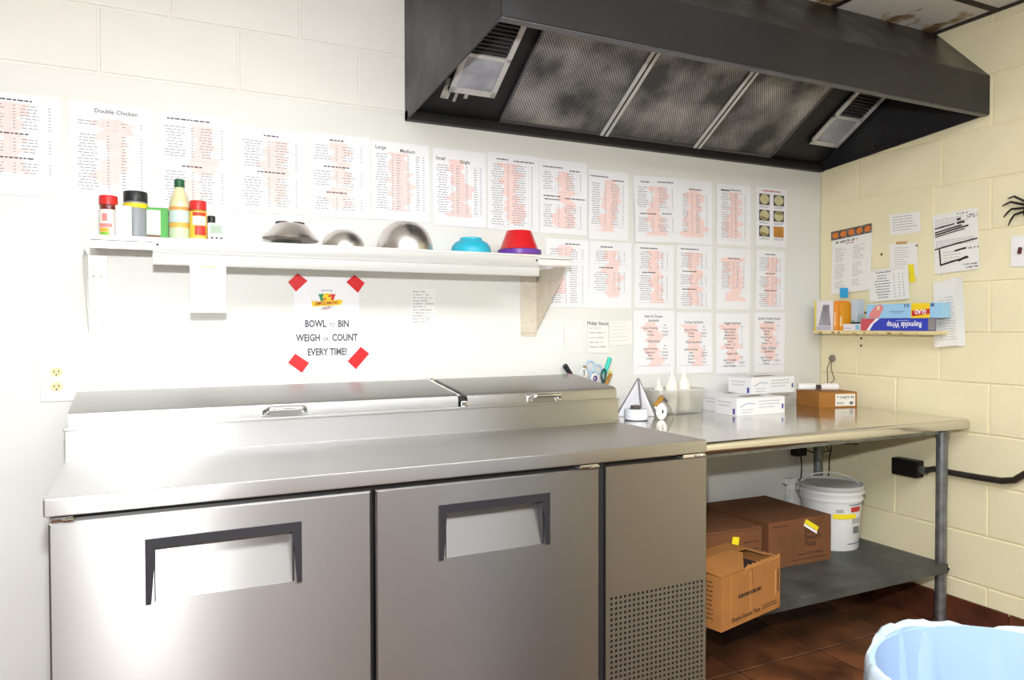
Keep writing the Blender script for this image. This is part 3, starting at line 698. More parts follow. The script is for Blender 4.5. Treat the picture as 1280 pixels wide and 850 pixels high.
lp(LYEL, [(-43, -20), (-47, 0), (-40, -4), (43, 3), (47, -3), (42, -13)], .0013, 'logo_banner')
k = Ink(sh, .0016); k.text("SIMPLE SIMON'S", lx-.001, ly-.0145, .0145, 'C', .03, .78, ang=.07); k.build('logo_lettering', M('logo_dark_red', 'A8262A', .5), o)
lp(LGR, [(-18, -30), (18, -20), (20, -13), (-16, -22)], .0013, 'logo_ribbon'); lp(PAPER, [(-15, -28), (16, -19.5), (18, -15), (-14, -23.5)], .0015, 'logo_ribbon_face')
k = Ink(sh, .0018); k.text('PIZZA', lx+.001, ly-.0305, .010, 'C', .03, 1.0, ang=.25); k.build('logo_lettering', M('logo_dark_red', 'A8262A', .5), o)
for pts in (((372, 341.5), (384.5, 351), (370, 364.5), (360, 352.5)), ((443, 343.5), (456, 353.5), (447.5, 366), (433, 352.5)), ((369, 442), (386.5, 453.5), (377.5, 466), (360, 453.5)), ((451, 433.5), (461.5, 442), (445, 461.5), (434.5, 451.5))):
    wp = [W(a, c, 1, -.0035) for a, c in pts]; b = MB().add([p[:] for p in wp]+[(p.x, p.y+.0006, p.z) for p in wp], [(0, 1, 2, 3), (7, 6, 5, 4)]+[(k, (k+1) % 4, (k+1) % 4+4, k+4) for k in range(4)])
    b.build('tape_square', REDTAPE, parent=o)

# ------------------------------------------------------------------ notices on the cream wall
sh, o = right_sheet((1040, 291), (1093, 278), (1088, 363), (1042, 368), 'holiday_list', 'long list with an orange patterned border along its top', curl=.004)
w, h = sh.w, sh.h; k = Ink(sh, .0006); k.rect(-.004, h*.86, w*1.0, h*1.0, 6); bd = k.build('border_strip', M('border_dark', '8C8078', .6, col2='4A3A30', vscale=70), o)
k = Ink(sh, .0009)
for i in range(5):
    c = w*(.1+.2*i); k.poly([(c+.017*math.cos(a*PI/5), h*.93+.014*math.sin(a*PI/5)) for a in range(10)])
k.build('pumpkin_patch', M('border_orange', 'D97A2C', .6), bd)
k = Ink(sh); rng = random.Random(4)
scribble(k, w*.22, w*.66, h*.815, .009, rng, .0024); k.build('script_heading', M('script_ink', '5A564E', .7), o)
k = Ink(sh); k.words(w*.36, w*.56, h*.765, .004, rng); k.build('red_heading', REDP, o)
k = Ink(sh); k.poly([(w*.14, h*.79), (w*.18, h*.815), (w*.14, h*.84), (w*.10, h*.815)]); k.build('green_leaf', M('leaf_green', '6F9060', .6), o)
k = Ink(sh)
for i in range(22):
    y = h*(.71-.029*i)
    if i % 9 == 8: continue
    k.words(w*.10, w*rng.uniform(.26, .38), y, .0022, rng); k.words(w*.55, w*rng.uniform(.68, .85), y, .0022, rng)
k.build('printed_text', INK, o)
sh, o = right_sheet((1113, 269), (1151, 264), (1152, 290), (1114, 294), 'notice_slip', 'small typed slip above the chart with faint rows')
k = Ink(sh); rng = random.Random(5)
for i in range(6): k.words(sh.w*.1, sh.w*rng.uniform(.6, .92), sh.h*(.84-.13*i), .003, rng)
k.build('printed_text', M('pale_print', 'A6A4A4', .7), o)
sh, o = right_sheet((1114, 305), (1147, 303), (1149, 346), (1113, 346), 'notice_page', 'pale page tucked behind the typed chart, brown tape at its top', off=.005)
k = Ink(sh); k.rect(sh.w*.25, sh.h*.97, sh.w*.65, sh.h*1.05); k.build('brown_tape', M('brown_tape', 'C9A06A', .6), o)
k = Ink(sh); rng = random.Random(6)
for i in range(9): k.words(sh.w*.2, sh.w*rng.uniform(.5, .8), sh.h*(.86-.07*i), .002, rng)
k.build('printed_text', M('pale_print', 'A6A4A4', .7), o)
sh, o = right_sheet((1137, 331), (1144, 330), (1146, 352), (1139, 353), 'sticky_note', 'yellow sticky note peeking out beside the typed chart', cat='note', off=.009, mat=YEL)
k = Ink(sh); k.words(.004, sh.w-.004, sh.h*.5, .001, random.Random(1)); k.build('handwriting', HW, o)
sh, o = right_sheet((1091, 338), (1134, 333), (1143, 373), (1088, 378), 'typed_chart', 'typed chart page above the wrap boxes on the small wall shelf', off=.013)
k = Ink(sh); rng = random.Random(7); k.rect(sh.w*.05, sh.h*.945, sh.w*.95, sh.h*.95, 3); k.words(sh.w*.2, sh.w*.6, sh.h*.88, .004, rng)
for i in range(9):
    y = sh.h*(.78-.085*i); a = rng.uniform(.22, .45); k.words(sh.w*(.35-a/2), sh.w*(.35+a/2), y, .0034, rng)
    for c in (.64, .76, .86): k.rect(sh.w*c, y, sh.w*c+.005, y+.003)
k.build('printed_text', INKD, o)
sh, o = right_sheet((1167, 270), (1222, 259), (1226, 336), (1169, 343), 'marked_page', 'typed page with thick black marker strikes and a drawn bracket', off=.003)
w, h = sh.w, sh.h; k = Ink(sh); rng = random.Random(9)
for i in range(5): k.words(w*.05, w*rng.uniform(.55, .8), h*(.90-.035*i), .0024, rng)
for i in range(4): k.words(w*.05, w*.9, h*(.54-.03*i), .0022, rng)
for i in range(4): k.words(w*.22, w*.6, h*(.34-.05*i), .0022, rng)
k.build('printed_text', INK, o)
k = Ink(sh, .001)
for (a, c, e, d, t_) in ((.04, .765, .50, .80, .007), (.04, .70, .66, .755, .008), (.04, .66, .80, .735, .009), (.04, .625, .72, .69, .006), (.55, .86, .64, .865, .012), (.55, .80, .72, .805, .012), (.02, .415, .98, .50, .008), (.13, .41, .15, .13, .009), (.14, .14, .78, .215, .010), (.48, .345, .74, .37, .010), (.55, .175, .76, .225, .013)): k.stroke([(w*a, h*c), (w*(a+e)/2, h*(c+d)/2+.001), (w*e, h*d)], t_*.75)
for (a, c, n) in ((.56, .95, 8), (.76, .90, 8), (.78, .865, 8), (.78, .36, 8), (.66, .10, 10), (.72, .05, 9)):
    scribble(k, w*a, w*(a+.03*n), h*c, .005, rng, .002)
k.build('marker_strikes', MARKER, o)
sh, o = right_sheet((1189, 347), (1205, 347), (1208, 432), (1192, 433), 'curled_page', 'plain back page of the two curled sheets at the small shelf end', off=.003, curl=.006)
k = Ink(sh); k.rect(.001, sh.h*.5, .004, sh.h*.51); k.build('printed_text', INK, o)
sh, o = right_sheet((1169, 354), (1196, 349), (1201, 432), (1173, 434), 'curled_page', 'typed front page of the two curled sheets at the small shelf end', off=.012, curl=.008)
k = Ink(sh); rng = random.Random(11)
for i in range(17): k.words(sh.w*(.55 if i == 0 else .25), sh.w*rng.uniform(.85, .97), sh.h*(.74-.04*i), .0022, rng)
k.build('printed_text', M('pale_print', 'A6A4A4', .7), o)
sh, o = right_sheet((1053, 360), (1063, 360), (1063, 372), (1053, 372), 'tape_piece', 'small bright blue tape square at the foot of the long list', cat='tape', off=.016, mat=M('blue_tape', '2FA6E0', .45), curl=.001)
# light switch
c = W(1277, 314, 0, 0)
t = thing('light_switch', 'white light switch plate below the paper spider', 'switch', (c.x, c.y, c.z-.06))
B(-.007, -.0005, c.y-.037, c.y+.037, c.z-.059, c.z+.059, r=.003).build('plate', WHITEP, parent=t)
b = B(-.018, -.006, c.y-.006, c.y+.006, c.z-.013, c.z+.013, r=.003); b.xf(rot((-.007, c.y, c.z), .35, 'Y')); b.build('toggle', M('dark_toggle', '5A2E2A', .5), parent=t)
# spider decoration
c = W(1289, 261, 0, -.006); SP = M('black_rubber', '16100F', .45)
t = thing('spider_decoration', 'black toy spider stuck on the cream wall above the light switch', 'decoration', (c.x, c.y, c.z-.05))
b = MB(); pf = [(.0005, -.030)]+[(.024*math.sin(PI*k/8), -.030*math.cos(PI*k/8)) for k in range(1, 8)]+[(.0005, .030)]
b.lathe(pf, (0, 0, 0), 14, sx=.45); b.xf(Matrix.Translation((c.x-.008, c.y, c.z-.012))); b.build('abdomen', SP, parent=t)
b = MB(); b.lathe([(r_*.62, z*.55) for r_, z in pf], (0, 0, 0), 14, sx=.6); b.xf(Matrix.Translation((c.x-.008, c.y, c.z+.030))); b.build('head', SP, parent=t)
for sgn in (1, -1):
    for (a, bz, e, ez) in ((.018, .030, .085, .052), (.02, .018, .105, .026), (.02, .006, .100, -.018), (.016, -.006, .082, -.052)):
        y1 = c.y+sgn*a; y2 = c.y+sgn*(a+e)/2; y3 = c.y+sgn*e
        b = MB().tube([(c.x-.006, y1, c.z+bz), (c.x-.020, y2, c.z+(bz+ez)/2+.012), (c.x-.012, (y2+y3)/2, c.z+(bz*.3+ez*.7)+.006), (c.x-.0, y3, c.z+ez)], [.0048, .0042, .0036, .002], 8); b.build('leg', SP, parent=t)

# ------------------------------------------------------------------ outlets, conduit, cables
c = W(71, 474, 1, 0)
t = thing('wall_outlet', 'white duplex outlet plate beside the refrigerator end', 'outlet', (c.x, 0, c.z-.06))
B(c.x-.043, c.x+.043, -.007, -.0005, c.z-.067, c.z+.067, r=.003).build('plate', WHITEP, parent=t)
for dz in (.022, -.022):
    s_ = MB().lathe([(.017, 0), (.016, .003)], (0, 0, 0), 20, sy=.82); s_.xf(Matrix.Translation((c.x, -.0065, c.z+dz)) @ Matrix.Rotation(PI/2, 4, 'X'))
    so = s_.build('socket', M('ivory_plastic', 'E4D3A4', .4), parent=t)
    k = MB()
    for dx in (-.006, .006): k.box(c.x+dx-.001, c.x+dx+.001, -.0105, -.009, c.z+dz-.002, c.z+dz+.006)
    k.box(c.x-.002, c.x+.002, -.0105, -.009, c.z+dz-.010, c.z+dz-.006); k.build('slot', BLACK, parent=so)
# black conduit box on the cream wall
c0 = W(1117, 572, 0, 0); c1 = W(1160, 596, 0, 0); zc = .632
DARKM = M('blackened_metal', '1E1B19', .5, .4, var=.3, vscale=30)
t = thing('conduit_box', 'black metal conduit outlet box with pipe along the cream wall', 'conduit', (0, c0.y, zc-.035))
B(-.05, -.001, -.555, -.435, zc-.036, zc+.036, r=.003).build('box', DARKM, parent=t)
B(-.053, -.049, -.550, -.440, zc-.031, zc+.031, r=.001, seg=1).build('cover', DARKM, parent=t)
MB().tube([(-.026, -.553, zc), (-.026, -.585, zc)], .017, 12).build('connector', GALV, parent=t)
pp = [W(1167, 586, 0, -.026), W(1190, 591, 0, -.026), W(1225, 597, 0, -.026), W(1252, 601, 0, -.026), W(1268, 600, 0, -.026), W(1282, 592, 0, -.026), Vector((-.026, -1.06, .735)), Vector((-.026, -1.10, .84)), Vector((-.026, -1.11, 1.0)), Vector((-.026, -1.11, 2.47))]
pts = [Vector((-.026, -.58, zc))]+pp
MB().tube([p[:] for p in pts], .0125, 12).build('conduit_pipe', M('worn_conduit', '4A443E', .45, .6, var=.3, vscale=40), parent=t)
# plug-in adapter with cord
c = W(994, 563, 1, 0)
t = thing('power_adapter', 'black plug-in power adapter with thin cord under the work table', 'adapter', (c.x, 0, c.z-.03))
B(c.x-.032, c.x+.032, -.045, -.0005, c.z-.022, c.z+.022, r=.004).build('adapter_body', M('black_plastic', '151414', .4), parent=t)
pts = [(c.x+.005, -.03, c.z-.02)]+[(c.x+.005+.006*math.sin(k*.8), -.03, c.z-.02-k*.03) for k in range(1, 11)]
MB().tube(pts, .003, 8).build('cord', BLACK, parent=t)
MB().tube([(c.x+.03, -.02, c.z+.006), (c.x+.08, -.05, c.z-.012), (c.x+.13, -.09, c.z+.0), (-.085, -.10, c.z+.06)], .003, 8).build('cord', BLACK, parent=t)
t = thing('loose_cable', 'thin black cable looped round the rear table leg', 'cable', (-.09, -.12, .5))
p = [(-.10, -.13, .80), (-.085, -.135, .72), (-.08, -.14, .66), (-.092, -.14, .62), (-.088, -.135, .55), (-.10, -.13, .50)]
MB().tube(p, .003, 8).build('cable_run', BLACK, parent=t)
MB().tube([(-.095, -.13, .755), (-.05, -.18, .72), (-.02, -.24, .695), (-.06, -.16, .69), (-.09, -.14, .69)], .003, 8).build('cable_loop', BLACK, parent=t)
# cable knob above the brown carton
c = W(1041, 448, 0, 0)
t = thing('cable_knob', 'grey cable grommet with two thin wires hanging down the cream wall', 'grommet', (0, c.y, c.z-.09))
b = MB().lathe([(.017, 0), (.017, .006), (.012, .014), (.003, .017)], (0, 0, 0), 18); b.xf(Matrix.Translation((-.0005, c.y, c.z)) @ Matrix.Rotation(-PI/2, 4, 'Y')); b.build('knob', M('grey_knob', '8B857A', .5, var=.3, vscale=60), parent=t)
MB().tube([(-.012, c.y+.003, c.z-.01), (-.016, c.y+.020, c.z-.05), (-.014, c.y+.018, c.z-.09), (-.03, c.y+.004, c.z-.125)], .0022, 7).build('wire', M('brown_wire', '6B5A48', .5), parent=t)
MB().tube([(-.012, c.y-.003, c.z-.01), (-.016, c.y-.004, c.z-.05), (-.014, c.y-.022, c.z-.10), (-.03, c.y-.008, c.z-.125)], .0022, 7).build('wire', M('brown_wire', '6B5A48', .5), parent=t)

# ------------------------------------------------------------------ wall shelf over the refrigerator
SX0, SX1, SYF, ST = -3.130, -1.587, -.265, 1.494
SHM = M('white_shelf_metal', 'E6E5E1', .4, .25, var=.04, vscale=10)
t = thing('wall_shelf', 'long white metal wall shelf on brackets over the refrigerator', 'shelf', (-2.36, -.13, 1.21))
b = B(SX0, SX1, SYF, -.001, ST-.004, ST, r=.001, seg=1); b.build('shelf_deck', SHM, parent=t)
MB().prism([(SYF, 1.470), (SYF, 1.502), (SYF+.003, 1.507), (SYF+.007, 1.507), (SYF+.007, 1.494), (SYF+.003, 1.490), (SYF+.003, 1.470)], 0, SX0, SX1).build('front_lip', SHM, parent=t)
B(SX0, SX1, -.006, -.001, ST, ST+.045).build('rear_upstand', SHM, parent=t)
R0, R1 = -2.974, -1.728
rail = MB().prism([(SYF-.001, 1.428), (SYF-.012, 1.428), (SYF-.014, 1.432), (SYF-.014, 1.458), (SYF-.010, 1.463), (SYF-.007, 1.467), (SYF-.010, 1.472), (SYF-.010, 1.497), (SYF-.001, 1.500)], 0, R0, R1)
rl = rail.build('ticket_rail', M('rail_aluminium', 'D6D6D4', .35, .35), parent=t)
for x in (R0+.012, R1-.008): MB().lathe([(.004, 0), (.003, .002)], (0, 0, 0), 10).xf(Matrix.Translation((x, SYF-.010, 1.485)) @ Matrix.Rotation(PI/2, 4, 'X')).build('rail_screw', HANDLE, parent=rl)
BRK = M('cream_bracket_metal', 'DDD3C2', .45, .2, var=.08, vscale=30)
def bracket(fx0, fx1, gx, z0, mat):
    f = B(fx0, fx1, -.004, -.0006, z0+.012, 1.470, r=.001, seg=1)
    f.prism([(fx0, z0+.014), (fx0+.004, z0+.002), (fx0+.012, z0), (fx1-.012, z0), (fx1-.004, z0+.002), (fx1, z0+.014)], 1, -.004, -.0006)
    fo = f.build('bracket', mat, parent=t)
    MB().prism([(-.001, z0+.02), (-.001, 1.470), (-.225, 1.470), (-.225, 1.455)], 0, gx-.0015, gx+.0015).build('gusset', mat, parent=fo)
    for z in (1.405, 1.265):
        for x in ((fx0*.3+fx1*.7), (fx0*.7+fx1*.3)):
            MB().lathe([(.005, 0), (.004, .003), (.001, .004)], (0, 0, 0), 10).xf(Matrix.Translation((x, -.004, z)) @ Matrix.Rotation(PI/2, 4, 'X')).build('screw', ALU, parent=fo)
bracket(-1.662, -1.589, -1.590, 1.208, BRK)
bracket(-3.152, -3.098, -3.150, 1.210, SHM)
# ticket hanging from the rail
p0 = W(237, 320, 1, SYF-.016); p1 = W(283, 391, 1, SYF-.016)
sh = Sheet((p0.x, SYF-.0155, p1.z), BU, BV, BN, p1.x-p0.x, p0.z-p1.z, .001, 3)
o = tag(sh.mesh().build('order_ticket', PAPER, origin=(p0.x, SYF-.0155, p1.z)), 'white order ticket hanging from the shelf ticket rail', 'ticket')
k = Ink(sh); k.rect(sh.w*.28, sh.h*.80, sh.w*.72, sh.h*.835, 2); k.build('yellow_line', M('yellow_print', 'E9EB9A', .6), o)
k = Ink(sh); rng = random.Random(2)
for i in range(3): k.words(sh.w*.3, sh.w*.7, sh.h*(.62-.12*i), .002, rng)
k.build('printed_text', M('very_faint_print', 'DCDCDC', .7), o)

# ---- things on the wall shelf
def jarprof(r, h, neck, nh): return [(r*.94, 0), (r, .004), (r, h-nh-.012), (neck, h-nh), (neck, h)]
def band(t, c, r, z0, z1, mat, name='label_band', a0=0, a1=360, seg=24):
    b = MB(); n = seg; vs_ = []
    for z in (z0, z1):
        for k in range(n+1):
            a = math.radians(a0+(a1-a0)*k/n); vs_.append((c[0]+r*math.cos(a), c[1]+r*math.sin(a), c[2]+z))
    b.add(vs_, [(k, k+1, k+n+2, k+n+1) for k in range(n)]); return b.build(name, mat, parent=t)
SY = -.155
REDCAP = M('red_cap_plastic', 'D7302C', .35); SPICE = M('red_spice', '7A2A1C', .35, coat=.5, var=.3, vscale=50)
# red-capped spice jar with white label
def shaker(uc, r, h, label, body, bands, cap=REDCAP, y=SY, caph=.026):
    x = W(uc, 300, 1, y).x; c = (x, y, ST)
    t = thing('spice_jar', label, 'jar', c)
    MB().lathe(jarprof(r, h-caph, r*.86, .012), c, 26).build('jar_body', body, parent=t)
    MB().lathe([(r*.95, h-caph), (r*.97, h-caph+.002), (r*.97, h-.003), (r*.92, h)], c, 26).build('cap', cap, parent=t)
    for (z0, z1, m, nm) in bands: band(t, c, r+.0006, h*z0, h*z1, m, nm)
    return t, c
LW, LG, LO = M('label_white', 'EDE8E4', .45), M('label_green', '8CC63E', .45), M('label_pink', 'E88E86', .45)
shaker(136, .0255, .137, 'red-capped spice jar with white label at the shelf end', SPICE, [(.10, .70, LW, 'label')])
c = (W(136, 300, 1, SY).x, SY, ST); tt = bpy.data.objects['spice_jar']
band(tt, c, .0267, .014, .030, LG, 'label_stripe', 215, 275); band(tt, c, .0267, .031, .042, M('label_amber', 'E9B23C', .45), 'label_stripe', 215, 275); band(tt, c, .0267, .044, .055, LO, 'label_stripe', 215, 290)
band(tt, c, .0267, .062, .084, LO, 'label_stripe', 235, 265)
# plain white pack
x = W(155, 300, 1, -.20).x
t = thing('white_pack', 'plain white upright pack standing before the grey shaker', 'pack', (x, -.20, ST))
B(x-.021, x+.021, -.222, -.185, ST, ST+.103, r=.006, seg=3).build('pack_body', M('pack_white', 'F4F3F0', .45), parent=t)
B(x-.021, x+.021, -.2225, -.1845, ST+.098, ST+.1035, r=.002).build('pack_seam', LW, parent=t)
# grey shaker with black lid and yellow band
t, c = shaker(170, .034, .158, 'grey shaker jar with black lid and yellow band', M('grey_shaker', '93989E', .4), [], M('black_lid', '26272A', .4), y=-.13, caph=.030)
t['group'] = ''; del t['group']
band(t, c, .0346, .108, .122, M('yellow_band', 'E6D321', .45), 'yellow_band'); band(t, c, .0345, .0, .0, LW) if False else None
# green and white carton
x = W(197, 300, 1, -.13).x
t = thing('seasoning_box', 'green seasoning box with white and red label on the shelf', 'box', (x, -.13, ST))
b = B(x-.03, x+.03, -.15, -.11, ST, ST+.113, r=.0015, seg=1).build('box_body', M('bright_green_card', '3FA535', .45), parent=t)
for (z0, z1, m) in ((.05, .105, M('pack_print_cream', 'F0E7D2', .5)), (.080, .098, M('pack_print_pink', 'F0B3AC', .5)), (.032, .050, LW), (.0, .030, M('pack_print_dark', '7A2E2A', .5)), (.012, .020, LO)):
    B(x-.029, x+.008, -.1512-.0004*z1*10, -.1498, ST+z0, ST+z1).build('label_panel', m, parent=t)
# oil bottle
x = W(225, 300, 1, -.17).x; c = (x, -.17, ST)
t = thing('oil_bottle', 'tall pale yellow dressing bottle with dark green cap', 'bottle', c)
MB().lathe([(.026, 0), (.029, .004), (.029, .055), (.0275, .062), (.0275, .085), (.029, .092), (.029, .125), (.024, .145), (.0145, .168), (.013, .176)], c, 26).build('bottle_body', M('pale_oil', 'E3DDAF', .2, coat=.6, var=.1, vscale=30), parent=t)
MB().lathe([(.0145, .174), (.0145, .196), (.012, .199)], c, 20).build('cap', M('dark_green_cap', '1F5A3A', .4), parent=t)
for (z0, z1, m) in ((.008, .050, M('label_pale_green', 'C9DDB8', .5)), (.052, .066, M('label_gold', 'D9B455', .5)), (.068, .102, M('label_pale_blue', 'C6DDD8', .5)), (.104, .114, M('label_orange', 'D9A05A', .5))): band(t, c, .0297, z0, z1, m)
# second red-capped jar, yellow and red label
t, c = shaker(248, .0245, .134, 'red-capped jar with yellow and red label beside the oil bottle', M('orange_spice', 'C4662C', .4, coat=.4), [(.04, .16, M('pack_print_cream', 'F0E7D2', .5), 'label'), (.16, .76, M('label_yellow', 'F0C948', .45), 'label')], y=-.19)
band(t, c, .0257, .030, .058, M('label_red', 'CF3A32', .45), 'label_stripe', 245, 320); band(t, c, .0257, .060, .086, LW, 'label_stripe', 230, 320); band(t, c, .0257, .088, .098, M('label_red', 'CF3A32', .45), 'label_stripe', 230, 320)
# small dark-capped bottle behind
x = W(264.5, 300, 1, -.09).x; c = (x, -.09, ST)
t = thing('extract_bottle', 'small bottle with black cap behind the white timer', 'bottle', c)
MB().lathe(jarprof(.015, .085, .010, .012), c, 20).build('bottle_body', M('clear_grey_bottle', 'B9B6B2', .2, coat=.5), parent=t)
MB().lathe([(.012, .083), (.012, .104), (.010, .106)], c, 18).build('cap', M('black_lid', '26272A', .4), parent=t)
# little dark lid between box and oil
x = W(205, 300, 1, -.05).x; c = (x, -.055, ST)
t = thing('small_jar', 'small clear jar with a brown lid behind the green seasoning box', 'jar', c)
MB().lathe(jarprof(.018, .105, .014, .01), c, 20).build('jar_body', M('clear_grey_bottle', 'B9B6B2', .2, coat=.5), parent=t)
MB().lathe([(.0165, .104), (.0165, .116), (.014, .118)], c, 18).build('lid', M('brown_lid', '4A3A30', .5), parent=t)
# timer
x = W(270.5, 300, 1, -.21).x
t = thing('kitchen_timer', 'white digital kitchen timer with green display on the shelf', 'timer', (x, -.21, ST))
bx = MB(); bx.box(x-.024, x+.024, -.218, -.202, ST+.001, ST+.070, r=.004); bx.xf(rot((x, -.21, ST), -.12, 'X')); bx.build('timer_body', WHITEP, parent=t)
bx = MB(); bx.box(x-.017, x+.015, -.2192, -.2178, ST+.036, ST+.062); bx.xf(rot((x, -.21, ST), -.12, 'X')); bx.build('display', M('lcd_green', '9DB09A', .3), parent=t)
for k in range(3):
    bx = MB(); bx.box(x-.016+k*.013, x-.009+k*.013, -.2196, -.2178, ST+.020, ST+.025); bx.xf(rot((x, -.21, ST), -.12, 'X')); bx.build('button', HANDLE, parent=t)
# steel bowls
BOWL = M('polished_bowl_steel', (.72, .70, .67), .30, 1, rvar=.04, vscale=8)
def dome(r, h, rim, n=12, th=.0012, flat=.25):
    out = [(r+rim, 0), (r+rim, .003), (r, .004)]
    for k in range(1, n+1):
        a = PI/2*k/n; rr = r*math.cos(a)**.8; z = .004+(h-.004)*math.sin(a)**.9
        if rr < r*flat: rr = r*flat; out.append((rr, z)); break
        out.append((rr, z))
    out.append((.0005, h)); inn = [(max(.0004, a-th), max(0, c_-th)) for a, c_ in reversed(out[2:])]
    return out+inn+[(r+rim, 0)]
def mixing_bowl(u0, u1, h, label, mat=BOWL, y=-.145, name='mixing_bowl', group=None, flat=.25):
    x0, x1 = W(u0, 308, 1, y).x, W(u1, 308, 1, y).x; c = ((x0+x1)/2, y, ST)
    o = MB().lathe(dome((x1-x0)/2-.004, h, .004, flat=flat), c, 40, False, False).build(name, mat, origin=c); return tag(o, label, 'bowl', group), c
mixing_bowl(400, 457, .078, 'smaller upturned steel mixing bowl on the shelf', flat=.4)
mixing_bowl(470, 541, .118, 'larger upturned steel mixing bowl on the shelf', flat=.4)
# two stacked flared pans with dark feet, upside down
x0, x1 = W(325, 306, 1, -.145).x, W(397, 306, 1, -.145).x; cx = (x0+x1)/2; c = (cx-.008, -.145, ST)
FOOT = M('dark_rubber_foot', '3A2A28', .6)
pan = [(.0005, .034), (.040, .034), (.046, .030), (.066, .010), (.070, .003), (.072, 0), (.068, .001), (.063, .010), (.044, .028), (.0005, .031)]
o = MB().lathe(pan, c, 36, False, False).build('serving_bowl', BOWL, origin=c); tag(o, 'lower upturned steel bowl under the one with dark rubber feet', 'bowl')
c2 = (cx+.004, -.145, ST+.036); t = thing('serving_bowl', 'upper upturned flared steel bowl with dark rubber feet', 'bowl', c2)
b = MB().lathe([(.0005, .052), (.044, .051), (.052, .046), (.078, .016), (.086, .008), (.090, .001), (.086, .0), (.074, .012), (.048, .042), (.0005, .048)], c2, 40, False, False)
b.xf(rot(c2, .05, 'Y')); b.build('bowl_shell', BOWL, parent=t)
for dx in (-.026, .024):
    b = MB().lathe([(.021, .049), (.021, .056), (.017, .058)], (c2[0]+dx, c2[1], c2[2]), 20); b.build('rubber_foot', FOOT, parent=t)
# plastic bowls
TEAL = M('teal_plastic', '2FB5D0', .3); REDB = M('red_plastic', 'D6262C', .25, coat=.3); PURP = M('purple_plastic', '6A3AA0', .35)
x0, x1 = W(565, 312, 1, -.14).x, W(612, 312, 1, -.14).x; c = ((x0+x1)/2, -.14, ST); r = (x1-x0)/2
o = MB().lathe([(r*.97, 0), (r, .004), (r*.99, .030), (r*.93, .045), (r*.78, .058), (r*.56, .066), (r*.54, .074), (r*.50, .075), (.0005, .073), (.0005, .070), (r*.5, .068), (r*.9, .044), (r*.95, .002), (r*.97, 0)], c, 36, False, False).build('plastic_bowl', TEAL, origin=c)
tag(o, 'upturned bright blue plastic bowl on the shelf', 'bowl')
x0, x1 = W(625, 318, 1, -.16).x, W(673, 318, 1, -.16).x; c = ((x0+x1)/2, -.16, ST); r = (x1-x0)/2
o = MB().lathe([(r*.98, 0), (r*.98, .016), (r*.96, .0178), (r*.90, .018), (.0005, .018), (.0005, .016), (r*.88, .015), (r*.9, .0), (r*.98, 0)], c, 36, False, False).build('plastic_bowl', REDB, origin=c); tag(o, 'red rim of the shallow plastic bowl nested under the purple one', 'bowl')
c2 = (c[0], c[1], ST+.0185)
o = MB().lathe([(r*1.02, 0), (r*1.02, .017), (r*.98, .019), (r*.8, .020), (.0005, .020), (.0005, .018), (r*.8, .017), (r*.97, .012), (r*.97, 0), (r*1.02, 0)], c2, 36, False, False).build('plastic_bowl', PURP, origin=c2); tag(o, 'purple plastic rim ring under the red plastic bowl', 'bowl')
c3 = (c[0]-.002, c[1], ST+.0390)
o = MB().lathe([(r*.90, 0), (r*.88, .004), (r*.60, .064), (r*.57, .068), (r*.50, .069), (.0005, .066), (.0005, .063), (r*.55, .062), (r*.84, .003), (r*.90, 0)], c3, 36, False, False).build('plastic_bowl', REDB, origin=c3); tag(o, 'upturned red plastic bowl with sloping sides on the shelf', 'bowl')

# ------------------------------------------------------------------ small shelf on the cream wall
RSZ = 1.226
t = thing('corner_shelf', 'narrow cream painted wooden shelf on the block wall by the corner', 'shelf', (-.06, -.36, RSZ-.03))
B(-.118, -.0015, -.668, -.060, RSZ-.016, RSZ, r=.002).build('shelf_board', M('chipped_cream_paint', 'E6D9A6', .55, col2='D9C48C', vscale=14), parent=t)
ch = MB(); rg = random.Random(5)
for k in range(9):
    y = -.08-k*.062-rg.uniform(0, .03); B(-.1187, -.1175, y-rg.uniform(.006, .02), y, RSZ-.014, RSZ-.014+rg.uniform(.003, .008)).build('paint_chip', M('bare_wood_chip', '9A6A3C', .7), parent=t)
def face_print(parent, y_left, y_right, z0, z1, x, items):
    """flat print on a face looking to -x; items (kind, ...) in fractions, left to right as seen"""
    w = y_left-y_right; sh = Sheet((x, y_left, z0), RU, RV, RN, w, z1-z0, 0, 1)
    for it in items:
        k = Ink(sh, .0004+.0003*it[-1])
        if it[0] == 'r': k.rect(w*it[1], sh.h*it[2], w*it[3], sh.h*it[4], 1)
        elif it[0] == 'p': k.poly([(w*a, sh.h*c_) for a, c_ in it[1]])
        elif it[0] == 't': k.text(it[1], w*it[2], sh.h*it[3], sh.h*it[4], 'C', it[5], it[6], flip=it[7])
        k.build(it[-3], it[-2], parent)
# foil box, printed upside down
yl, yr = -.328, -.645; z0, z1 = RSZ, RSZ+.053; xf_ = -.116
BLUE = M('foil_box_blue', '2A3CB4', .35); PINKR = M('foil_box_red', 'C8505A', .4); WH = M('print_white', 'F2F2F4', .4); LB = M('wrap_box_blue', '9CCBEA', .38); YE = M('wrap_box_yellow', 'F4CF14', .38); RD = M('wrap_box_red', 'C8281E', .38)
t = thing('foil_box', 'dark blue foil box with upside-down white lettering on the small shelf', 'box', (-.088, (yl+yr)/2, RSZ))
B(xf_, -.062, yr, yl, z0, z1, r=.001, seg=1).build('carton', BLUE, parent=t)
B(-.112, -.066, yr-.0006, yr+.001, z0+.003, z1-.003).build('open_end', M('grey_board', '8E8A84', .7), parent=t)
B(xf_+.002, xf_+.006, yr-.030, yr, z0+.004, z1-.002).build('end_flap', M('grey_board', '8E8A84', .7), parent=t)
